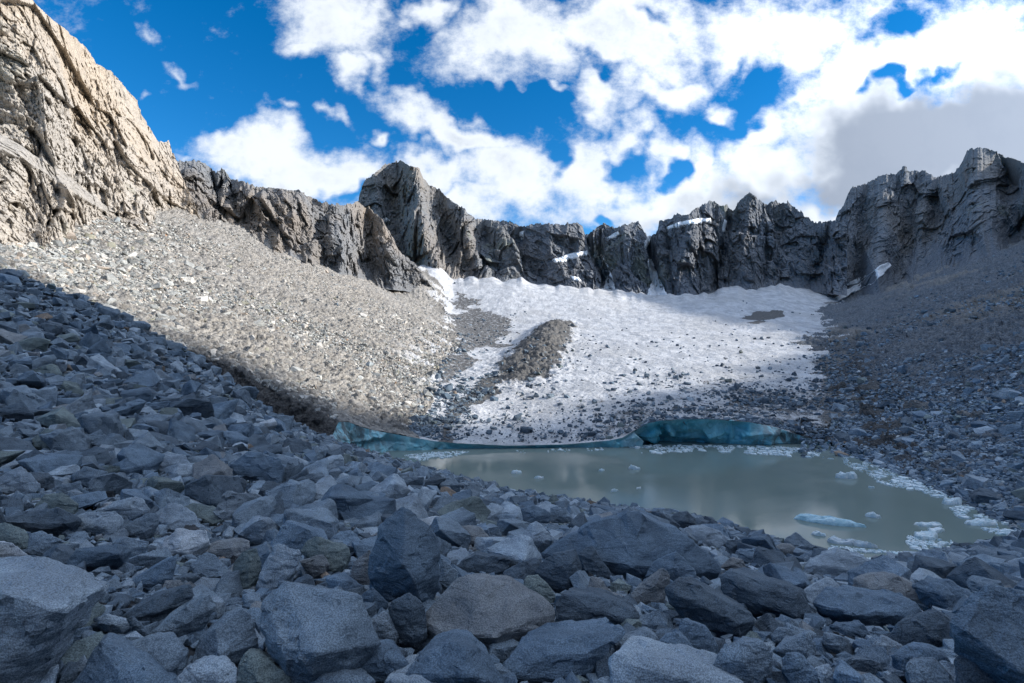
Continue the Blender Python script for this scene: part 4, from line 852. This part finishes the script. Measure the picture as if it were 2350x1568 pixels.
heap('talus', pos[rest], size[rest], R[rest], shp[rest], tc[rest], M_HEAP, 'loose grey talus of smaller stones filling the near slope', 'talus')
print('t pick', len(ind), 'least seen', seen[ind].min() if len(ind) else 0, round(time.time()-T0, 1))
# wording: each stone by its tone, shape and its place beside a boulder one can recognise
groups = {}
hc = np.array([h['c'] for h in heroes]); hh_ = np.array([h['half'] for h in heroes])
for j in ind:
    u, w_ = CX+F*pos[j, 0]/pos[j, 1], CY-F*pos[j, 2]/pos[j, 1]
    dd = np.hypot(hc[:, 0]-u, (hc[:, 1]-w_)*1.2)-.6*hh_; h = int(np.argmin(dd)); dx, dy = u-hc[h, 0], w_-hc[h, 1]
    side = ('left of' if dx < 0 else 'right of') if abs(dx) > abs(dy)*1.1 else ('behind' if dy < 0 else 'in front of')
    groups.setdefault((h, side), []).append((dd[h], j))
ORD = ['nearest', 'second', 'third', 'fourth', 'fifth', 'sixth', 'seventh', 'eighth', 'ninth', 'tenth', 'eleventh', 'twelfth', 'thirteenth', 'fourteenth', 'fifteenth', 'sixteenth', 'seventeenth', 'eighteenth', 'nineteenth', 'twentieth']
for (h, side), L in groups.items():
    for q, (_, j) in enumerate(sorted(L)):
        ob = bpy.data.objects.new('boulder', fine_mesh(int(shp[j]))); COL.objects.link(ob)
        ob.matrix_world = Matrix.Translation(pos[j].tolist()) @ Matrix(R[j].tolist()).to_4x4() @ Matrix.Scale(float(size[j]), 4)
        ob.color = (*tc[j], 1.)
        v = LOW[shp[j]][0]; ext = np.ptp(v, axis=0); form = 'slab' if ext[2] < .5*ext[0] else ('block' if ext[1] > .75*ext[0] else 'stone')
        tag(ob, f"{TN[kt[j]]} {form}, {ORD[min(q, 19)]} stone {side} the {heroes[h]['short']}", 'boulder', 'boulders on the near slope')
print('t individuals', round(time.time()-T0, 1))

# ------------------------------------------------------------------ stones on the far slopes and on the ice
def scatter(fn, n, pxr, Yr, rmin, rmax, accept, r, pw=2.2):
    s = (r.uniform(*pxr, n)-CX)/F; y = 1/r.uniform(1/Yr[1], 1/Yr[0], n); x = s*y
    rad = rmin*(1-r.random(n)*(1-(rmin/rmax)**pw))**(-1/pw)
    z = fn(x, y); ok = accept(x, y, z, rad, CX+F*s, CY-F*z/y)
    return x[ok], y[ok], z[ok], rad[ok]
r = np.random.default_rng(33)
warmP = np.array([.50, .24, .12, .02, .04, .07, .001, .0]); warmP = warmP/warmP.sum()
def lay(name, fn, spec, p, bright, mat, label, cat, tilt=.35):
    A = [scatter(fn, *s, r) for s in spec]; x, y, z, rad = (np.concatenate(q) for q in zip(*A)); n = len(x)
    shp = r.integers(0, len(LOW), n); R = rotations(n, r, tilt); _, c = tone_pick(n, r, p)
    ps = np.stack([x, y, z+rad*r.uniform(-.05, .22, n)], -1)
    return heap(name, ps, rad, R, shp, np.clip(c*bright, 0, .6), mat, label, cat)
def okE(x, y, z, rad, u, v): return (x < XE(y)-1) & (y < base_depth(u)*1.03) & (rad*F/y > 1.8) & ~((y < 66.5) & (u > 440)) & ~((y < 77) & (u > 770))
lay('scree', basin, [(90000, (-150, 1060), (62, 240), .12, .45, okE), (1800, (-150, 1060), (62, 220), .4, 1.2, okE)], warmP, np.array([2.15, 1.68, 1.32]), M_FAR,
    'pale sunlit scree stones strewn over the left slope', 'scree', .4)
def okG(x, y, z, rad, u, v): return (x > XG(y)-3) & (y < base_depth(u)*1.03) & (z > WATER-.2) & (rad*F/y > 2.2)
def okShore(x, y, z, rad, u, v): return (x > XG(y)-8) & (z > WATER-.25) & (z < -9) & (rad*F/y > 2.)
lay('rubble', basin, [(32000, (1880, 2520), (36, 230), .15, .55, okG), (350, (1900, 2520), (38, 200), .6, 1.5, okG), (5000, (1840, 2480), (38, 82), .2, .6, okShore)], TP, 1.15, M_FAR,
    'grey rubble lying on the shaded right slope and shore', 'rubble', .35)
def okI(x, y, z, rad, u, v):
    k = np.full(len(x), .10); k = np.maximum(k, .55*(1-sstep(80, 150, y))*sstep(1100, 1750, u)); k = np.maximum(k, .9*sstep(-14, 0, x-XG(y))*(1-sstep(140, 220, y)))
    k = np.maximum(k, .9*(1-sstep(0, 10, x-XE(y)))); k = np.maximum(k, .9*in_poly(u, v, e1)); k = np.maximum(k, .9*np.exp(-((x-XM(y)-1)/9)**4)*sstep(95, 125, y)*(1-sstep(205, 236, y))); k = np.maximum(k, .6*in_poly(u, v, e2)); k = k*(1-.7*sstep(220, 280, y))
    cl = fbm(np.stack([x*.12, y*.12, 0*x], -1), 95, 3)
    return (x > XE(y)-2) & (x < XG(y)+4) & (y > cur(FRONT, u)+1.) & (rad*F/y > 2.0) & (r.random(len(x)) < k*(1+1.3*cl))
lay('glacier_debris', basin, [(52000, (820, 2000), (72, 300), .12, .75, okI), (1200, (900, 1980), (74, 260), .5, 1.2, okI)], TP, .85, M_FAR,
    'dark stones scattered over the surface of the glacier', 'glacier debris', .3)
print('t far stones', round(time.time()-T0, 1))

# single boulders that stand out on ice, scree and shore
def lone(px_, py_, wpx, tone, fn, shape, label, seed, lo=60, hi=320, squash=1.):
    Yq = solve(fn, px_, py_, lo, hi); rr = np.random.default_rng(seed); size = wpx/F*Yq/2
    ob = bpy.data.objects.new('boulder', fine_mesh(shape)); COL.objects.link(ob)
    p = np.array([(px_-CX)/F*Yq, Yq, -(py_-CY)/F*Yq+size*.28]); Rm = rotations(1, rr, .25)[0]
    ob.matrix_world = Matrix.Translation(p.tolist()) @ Matrix(Rm.tolist()).to_4x4() @ Matrix.Scale(size, 4)
    ob.color = (*TONES[tone], 1.); tag(ob, label, 'boulder', 'lone boulders on the ice and far shore')
lone(1204, 990, 26, 'dark grey', basin, 1, 'dark round boulder perched on the ice low above the ice cliff', 1)
lone(1155, 972, 13, 'dark grey', basin, 4, 'small dark boulder up and left of the perched round one on ice', 2)
lone(1690, 892, 24, 'dark grey', basin, 5, 'flat dark boulder on the ice above the blue cave', 3)
lone(1562, 866, 12, 'dark grey', basin, 7, 'dark boulder midway up the ice left of the flat dark boulder', 4)
lone(1610, 935, 14, 'dark grey', basin, 8, 'dark lump of rock on the ice right above the cave roof', 5)
lone(1420, 928, 14, 'dark grey', basin, 10, 'dark stone on the ice above the low left part of the cliff', 6)
lone(1285, 930, 14, 'dark grey', basin, 11, 'dark angular stone on the ice near the debris edge', 7)
lone(1820, 862, 16, 'dark grey', basin, 13, 'dark boulder on dirty ice beside the right debris band', 8)
lone(858, 925, 26, 'brownish grey', basin, 14, 'large tan boulder at the foot of the sunlit scree', 9)
lone(770, 703, 14, 'grey', basin, 16, 'grey boulder half way up the sunlit scree', 10)
lone(2264, 1150, 66, 'dark grey', basin, 19, 'big dark slab boulder on the right shore at the water', 11, 30)
lone(2272, 772, 24, 'bluish grey', basin, 20, 'blue grey boulder high on the right rubble slope', 12, 30)
lone(2285, 1252, 36, 'dark grey', near, 22, 'dark rounded boulder on the gravel spit at the right', 13, 20, 60)

# ------------------------------------------------------------------ ice on the lake
def floe_geo(rx, ry, h, r, lumps=1.):
    n = 40; th = np.linspace(0, 2*math.pi, n, endpoint=False)
    q = np.stack([np.cos(th), np.sin(th), 0*th], -1); rad = 1+.38*fbm(q*1.2+r.uniform(0, 90), 5, 3)+.14*facet(q*2.5+r.uniform(0, 90), 6)
    ring = []
    for k, zz in ((1., -.25), (1.02, .05), (.97, .55), (.85, .9), (.6, 1.), (.3, 1.05)):
        p = np.stack([np.cos(th)*rad*rx*k, np.sin(th)*rad*ry*k, np.full(n, zz*h)], -1)
        if zz > .2: p[:, 2] += lumps*h*.8*fbm(np.stack([p[:, 0]/max(rx, .3)*1.7, p[:, 1]/max(ry, .3)*1.7, 0*th+r.uniform(0, 50)*0+rx*10], -1), 9, 3)
        ring.append(p)
    v = np.concatenate(ring+[np.array([[0, 0, h]])]); f = []
    for a in range(5):
        for b in range(n):
            c = (b+1) % n; f += [[a*n+b, a*n+c, (a+1)*n+c], [a*n+b, (a+1)*n+c, (a+1)*n+b]]
    for b in range(n): f.append([5*n+b, 5*n+(b+1) % n, 6*n])
    return v, np.array(f)
r = np.random.default_rng(55)
FLOES = []
def floe(u, v, wpx, h, label, ratio=.6, rot=None, tint=(1, 1, 1)):
    Yq = -WATER/((v-CY)/F); Xq = (u-CX)/F*Yq; rx = wpx/F*Yq/2
    V_, F_ = floe_geo(rx, rx*ratio, h, r); me = link_mesh('ice_floe', V_, F_, M_FLOE); ob = bpy.data.objects.new('ice_floe', me); COL.objects.link(ob)
    ob.location = (Xq, Yq, WATER); ob.rotation_euler = (0, 0, r.uniform(-.6, .6) if rot is None else rot); ob.color = (*tint, 1.)
    tag(ob, label, 'ice floe', 'ice floes on the lake'); FLOES.append((Xq, Yq, rx)); return ob
floe(1898, 1200, 146, .42, 'long turquoise ice floe like a surfboard in the right of the lake', .2, -.42, (.78, .97, 1.02))
floe(2004, 1187, 26, .3, 'lone white floe just right of the long turquoise floe', .5)
floe(1942, 1097, 36, .5, 'lumpy white floe near the right shore, apart from the brash', .5)
floe(2186, 1156, 42, .45, 'tall pale blue floe beside the big dark shore boulder', .6)
floe(2120, 1233, 58, .3, 'lumpy floe in the middle of the near ice cluster', .6)
floe(2148, 1220, 50, .2, 'flat floe lying behind the lumpy near cluster floe', .4)
floe(2166, 1250, 36, .18, 'small floe right of the lumpy near cluster floe', .5)
floe(1935, 1247, 62, .3, 'grey streaked flat floe close to the near shore', .32, -.3, (.85, .85, .87))
floe(1985, 1254, 48, .3, 'second grey streaked floe touching the first near the shore', .35, -.3, (.85, .85, .87))
floe(2130, 1206, 60, .22, 'thin white floe standing off behind the near ice cluster', .35)
floe(2250, 1203, 66, .3, 'broad white floe nearest the right shore gravel', .4)
floe(2330, 1237, 50, .35, 'white floe by the gravel spit at the right edge', .4)
floe(1184, 1086, 26, .3, 'small white floe cluster in the left of the lake', .4)
floe(1237, 1098, 18, .2, 'tiny flat floe right of the left floe cluster', .4)
floe(1380, 1081, 14, .2, 'tiny white floe alone in the middle of the lake', .4)
floe(1456, 1077, 22, .35, 'small double humped floe in the middle of the lake', .4)
floe(1410, 1128, 18, .2, 'little flat floe close to the dark near shore', .4)
floe(1466, 1122, 12, .15, 'thin floe fleck right of the little flat floe', .4)
floe(2000, 1120, 12, .15, 'tiny floe fleck left of the right shore brash', .4)
floe(1877, 1228, 30, .2, 'small white floe at the tip of the ramp shaped slab', .35)
# brash: small broken ice packed along the cliff and shores, nobody could count it
bp = []
def brash(poly, n, smin, smax):
    P_ = pts(poly); lo, hi = P_.min(0), P_.max(0); u = r.uniform(lo[0], hi[0], n*3); v = r.uniform(lo[1], hi[1], n*3)
    cl = fbm(np.stack([u*.03, v*.09, 0*u], -1), 77, 3); k = in_poly(u, v, P_) & (cl > -.12)
    u, v = u[k][:n], v[k][:n]; Yq = -WATER/((v-CY)/F); s_ = smin*(1-r.random(len(u))*(1-(smin/smax)**1.8))**(-1/1.8)
    for a, b, c in zip((u-CX)/F*Yq, Yq, s_):
        if all((a-x)**2+(b-y)**2 > (q*.8+c)**2 for x, y, q in FLOES): bp.append((a, b, c))
brash("1440,1022 1560,1022 1700,1024 1840,1028 1920,1042 1860,1050 1750,1044 1600,1038 1480,1042 1420,1032", 900, .12, .8)
brash("925,1046 1000,1038 1080,1036 1070,1046 1000,1054 960,1058", 320, .12, .55)
brash("1080,1036 1440,1026 1440,1032 1100,1044", 60, .12, .5)
brash("1900,1036 1990,1062 2060,1080 2150,1112 2130,1124 2060,1110 1990,1090 1930,1062 1880,1048", 800, .10, .6)
brash("1990,1088 2080,1100 2160,1122 2230,1160 2270,1190 2200,1190 2170,1150 2110,1128 2020,1112", 1300, .09, .5)
brash("2240,1190 2350,1205 2350,1240 2260,1222", 520, .08, .4)
brash("2040,1236 2090,1225 2180,1240 2220,1270 2200,1285 2120,1268 2060,1250", 700, .07, .35)
brash("1905,1254 1990,1262 2080,1270 2150,1288 2100,1300 2010,1300 1950,1290 1900,1270", 1000, .06, .28)
Vs, Fs, off = [], [], 0
for (a, b, s_) in bp:
    n_ = int(r.integers(5, 8)); th = np.sort(r.uniform(0, 2*math.pi, n_)); ry = r.uniform(.45, .8); h = .06+.22*s_*r.random()
    q = np.stack([np.cos(th)*s_, np.sin(th)*s_*ry], -1)@np.array([[math.cos(a), -math.sin(a)], [math.sin(a), math.cos(a)]])
    v = np.concatenate([np.c_[q*.98+[a, b], np.full(n_, WATER-.05)], np.c_[q*.88+[a, b], np.full(n_, WATER+h)+r.uniform(-.3, .3, n_)*h*.5]])
    for k in range(1, n_-1): Fs.append([off+n_, off+n_+k, off+n_+k+1])
    for k in range(n_): c = (k+1) % n_; Fs += [[off+k, off+c, off+n_+c], [off+k, off+n_+c, off+n_+k]]
    Vs.append(v); off += 2*n_
BR = make_mesh('brash_ice', np.concatenate(Vs), np.array(Fs), M_FLOE, False); BR.color = (1, 1, 1, 1)
tag(BR, 'small white brash ice drifting along the cliff and shores', 'brash ice', kind='stuff')
print('t ice', len(bp), round(time.time()-T0, 1))

# ------------------------------------------------------------------ sky, clouds, sun, camera
w = bpy.data.worlds.new('World'); sc.world = w; w.use_nodes = True; nt = w.node_tree; g = G(nt)
bg = nt.nodes['Background']
sky = g.n('TexSky', sky_type='NISHITA'); sky.sun_disc = False; sky.sun_elevation = EL; sky.sun_rotation = AZ; sky.altitude = 3000; sky.air_density = 1.1; sky.dust_density = .3; sky.ozone_density = 2.5
tc_ = g.n('TexCoord').outputs['Generated']
sep = g.n('SeparateXYZ'); nt.links.new(tc_, sep.inputs[0])
dx, dy, dz = sep.outputs
ys = g.math('MAXIMUM', dy, .02); u = g.math('DIVIDE', dx, ys); v = g.math('DIVIDE', dz, ys)
cmb = g.n('CombineXYZ'); nt.links.new(u, cmb.inputs[0]); nt.links.new(v, cmb.inputs[1]); UV = cmb.outputs[0]
wn = g.n('TexNoise'); nt.links.new(UV, wn.inputs['Vector']); wn.inputs['Scale'].default_value = 7.; wn.inputs['Detail'].default_value = 3; wn.inputs['Roughness'].default_value = .6
vm = g.n('VectorMath', operation='MULTIPLY_ADD'); nt.links.new(wn.outputs['Color'], vm.inputs[0]); vm.inputs[1].default_value = (.2, .2, 0); nt.links.new(UV, vm.inputs[2])
va = g.n('VectorMath', operation='ADD'); nt.links.new(vm.outputs[0], va.inputs[0]); va.inputs[1].default_value = (-.1, -.1, 0); WUV = va.outputs[0]
def blob(x, y, rx, ry, rot=0., wgt=1.):
    mp = g.n('Mapping', vector_type='TEXTURE'); nt.links.new(WUV, mp.inputs[0])
    mp.inputs['Location'].default_value = ((x-CX)/F, (CY-y)/F, 0); mp.inputs['Rotation'].default_value = (0, 0, math.radians(rot)); mp.inputs['Scale'].default_value = (rx/F, ry/F, 1)
    gr = g.n('TexGradient', gradient_type='SPHERICAL'); nt.links.new(mp.outputs[0], gr.inputs[0])
    o = g.ramp(gr.outputs['Fac'], 0., .85, 0., wgt, False); return o
def union(bl):
    o = blob(*bl[0])
    for b_ in bl[1:]: o = g.math('MAXIMUM', o, blob(*b_))
    return o
BL = [(760, 40, 190, 130), (800, 150, 80, 60, 0, .8), (690, 90, 60, 60, 0, .8), (960, 15, 90, 60, 0, .85), (1180, 90, 260, 150), (1400, 60, 320, 150), (1380, 190, 110, 110, 0, .9), (1540, 200, 150, 70, 10, .85), (1640, 252, 80, 50, 0, .85),
      (1800, 80, 330, 170), (2000, 170, 330, 150, 20), (2200, 120, 380, 190), (1760, 300, 160, 90, 50, .9), (600, 350, 210, 90), (740, 390, 260, 90), (870, 302, 48, 38), (520, 330, 90, 60), (1060, 300, 260, 60, -26), (1000, 390, 150, 90), (1160, 400, 230, 130),
      (1360, 390, 210, 160), (1440, 310, 90, 70, 30, .9), (1530, 360, 70, 80, 40, .85), (1600, 390, 90, 70, 30, .9), (1500, 470, 420, 100), (1790, 400, 230, 140), (2100, 340, 480, 190, 0, 1.6), (2300, 300, 420, 150, 0, 1.6), (1000, 470, 260, 60), (760, 240, 60, 32, 0, .62), (340, 70, 46, 24, 0, .5), (430, 145, 110, 24, -25, .48),
      (660, 265, 70, 24, -15, .45), (330, 200, 40, 20, 0, .42), (430, 360, 60, 20, 0, .5), (1270, 212, 40, 18, 0, .5), (1090, 240, 90, 40, 0, .5), (1900, 500, 260, 90), (850, 120, 110, 60, -30, .55), (2500, 200, 500, 300), (1480, 130, 200, 120, 0, .7)]
HOLE = [(2075, 60, 110, 60, 20), (2015, 205, 60, 28), (2140, 170, 110, 22, 20, .7), (1500, 30, 60, 40, 0, .8), (1400, 130, 70, 30, 0, .5), (1545, 400, 40, 44, 20), (1440, 370, 44, 60, -20, .8), (1280, 350, 34, 50, 0, .7), (1150, 235, 120, 40, -15), (1750, 240, 130, 60, 30, .8), (1700, 150, 60, 30, 30, .4), (1360, 512, 40, 18, 0, .7), (820, 430, 50, 20, 20, .6)]
den = g.math('SUBTRACT', union(BL), g.math('MULTIPLY', union(HOLE), .8))
n1 = g.noise(UV, 5., 8, .62, .2); n2 = g.noise(g.map(UV, (1, 1.3, 1), (3.1, 7.7, 0)), 17., 6, .68)
nz = g.math('ADD', g.math('MULTIPLY', g.math('SUBTRACT', n1, .5), 1.45), g.math('MULTIPLY', g.math('SUBTRACT', n2, .5), 1.15))
dn = g.math('ADD', den, nz)
alpha = g.ramp(dn, .08, .88)
front = g.ramp(dy, .02, .25); alpha = g.math('MULTIPLY', alpha, front)
# unseen cloud added overhead and towards the sun, to light the stones
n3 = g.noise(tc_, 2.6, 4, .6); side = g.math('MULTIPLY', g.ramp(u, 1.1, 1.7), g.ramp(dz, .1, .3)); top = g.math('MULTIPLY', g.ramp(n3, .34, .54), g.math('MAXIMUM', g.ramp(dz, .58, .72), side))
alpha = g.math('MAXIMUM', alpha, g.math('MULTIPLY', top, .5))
# thick cloud: lit tops, greyer bellies where the cloud is deep
thick = g.ramp(dn, .6, 1.3)
dark = union([(2150, 310, 480, 150, 8), (2380, 320, 460, 190, 0), (1980, 380, 340, 110, 20, .8), (1500, 500, 400, 50, 0, .3), (1750, 480, 300, 70, 0, .5)])
dark = g.ramp(g.math('ADD', dark, g.math('MULTIPLY', g.math('SUBTRACT', n1, .5), .3)), .02, .72)
n1b = g.noise(g.map(UV, loc=(.022, .03, 0)), 5., 8, .62, .2); nb_ = g.noise(g.map(UV, (1, 1.2, 1), (9.3, 2.2, 0)), 7., 4, .6)
relief = g.ramp(g.math('SUBTRACT', n1b, n1), -.05, .09)
shade = g.math('MULTIPLY', thick, g.math('ADD', g.math('MULTIPLY', relief, .55), g.ramp(nb_, .42, .7, 0, .5)), clamp=True)
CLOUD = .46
cc = g.mix(shade, (CLOUD*.92, CLOUD*.985, CLOUD*1.07), (CLOUD*.53, CLOUD*.60, CLOUD*.70))
cc = g.mix(g.math('MULTIPLY', dark, .96), cc, (CLOUD*.27, CLOUD*.32, CLOUD*.41))
# cloud near the sun is much brighter than cloud away from it
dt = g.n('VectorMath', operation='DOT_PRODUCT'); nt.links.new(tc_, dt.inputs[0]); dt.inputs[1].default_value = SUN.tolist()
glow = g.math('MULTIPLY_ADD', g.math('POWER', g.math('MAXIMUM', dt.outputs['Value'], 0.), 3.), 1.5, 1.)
glow = g.math('MULTIPLY', glow, g.ramp(dz, .55, .9, 1., 1.8))  # overhead cloud brightened further, so upward faces get more light
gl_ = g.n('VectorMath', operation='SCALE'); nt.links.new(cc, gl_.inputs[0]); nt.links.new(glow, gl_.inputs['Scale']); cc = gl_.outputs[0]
STR = .12
hs = g.n('HueSaturation'); nt.links.new(sky.outputs[0], hs.inputs['Color']); hs.inputs['Saturation'].default_value = 1.38; hs.inputs['Value'].default_value = .74
skyc = hs.outputs[0]
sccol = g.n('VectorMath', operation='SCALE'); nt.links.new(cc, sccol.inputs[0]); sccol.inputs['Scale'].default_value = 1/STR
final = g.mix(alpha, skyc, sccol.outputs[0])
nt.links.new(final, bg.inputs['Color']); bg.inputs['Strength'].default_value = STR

sl = bpy.data.lights.new('sun', 'SUN'); sl.energy = 3.1; sl.angle = math.radians(1.8); sl.color = (1., .94, .86)
so = bpy.data.objects.new('sun', sl); COL.objects.link(so); so.location = (SUN*400).tolist(); so.rotation_euler = Vector(SUN.tolist()).to_track_quat('Z', 'Y').to_euler()
cam = bpy.data.cameras.new('camera'); cam.sensor_width = 36; cam.lens = 18; cam.clip_start = .05; cam.clip_end = 5000
co = bpy.data.objects.new('camera', cam); COL.objects.link(co); co.rotation_euler = (math.pi/2, 0, 0); sc.camera = co
vs = sc.view_settings; vs.view_transform = 'Standard'; vs.look = 'None'; vs.exposure = 1.2; vs.gamma = 1.
sc.cycles.max_bounces = 4; sc.cycles.diffuse_bounces = 3; sc.cycles.glossy_bounces = 2; sc.cycles.use_adaptive_sampling = True; sc.cycles.adaptive_threshold = .02
sc.cycles.use_denoising = True
print('t done', round(time.time()-T0, 1), 'verts', sum(len(o.data.vertices) for o in sc.objects if o.type == 'MESH'))
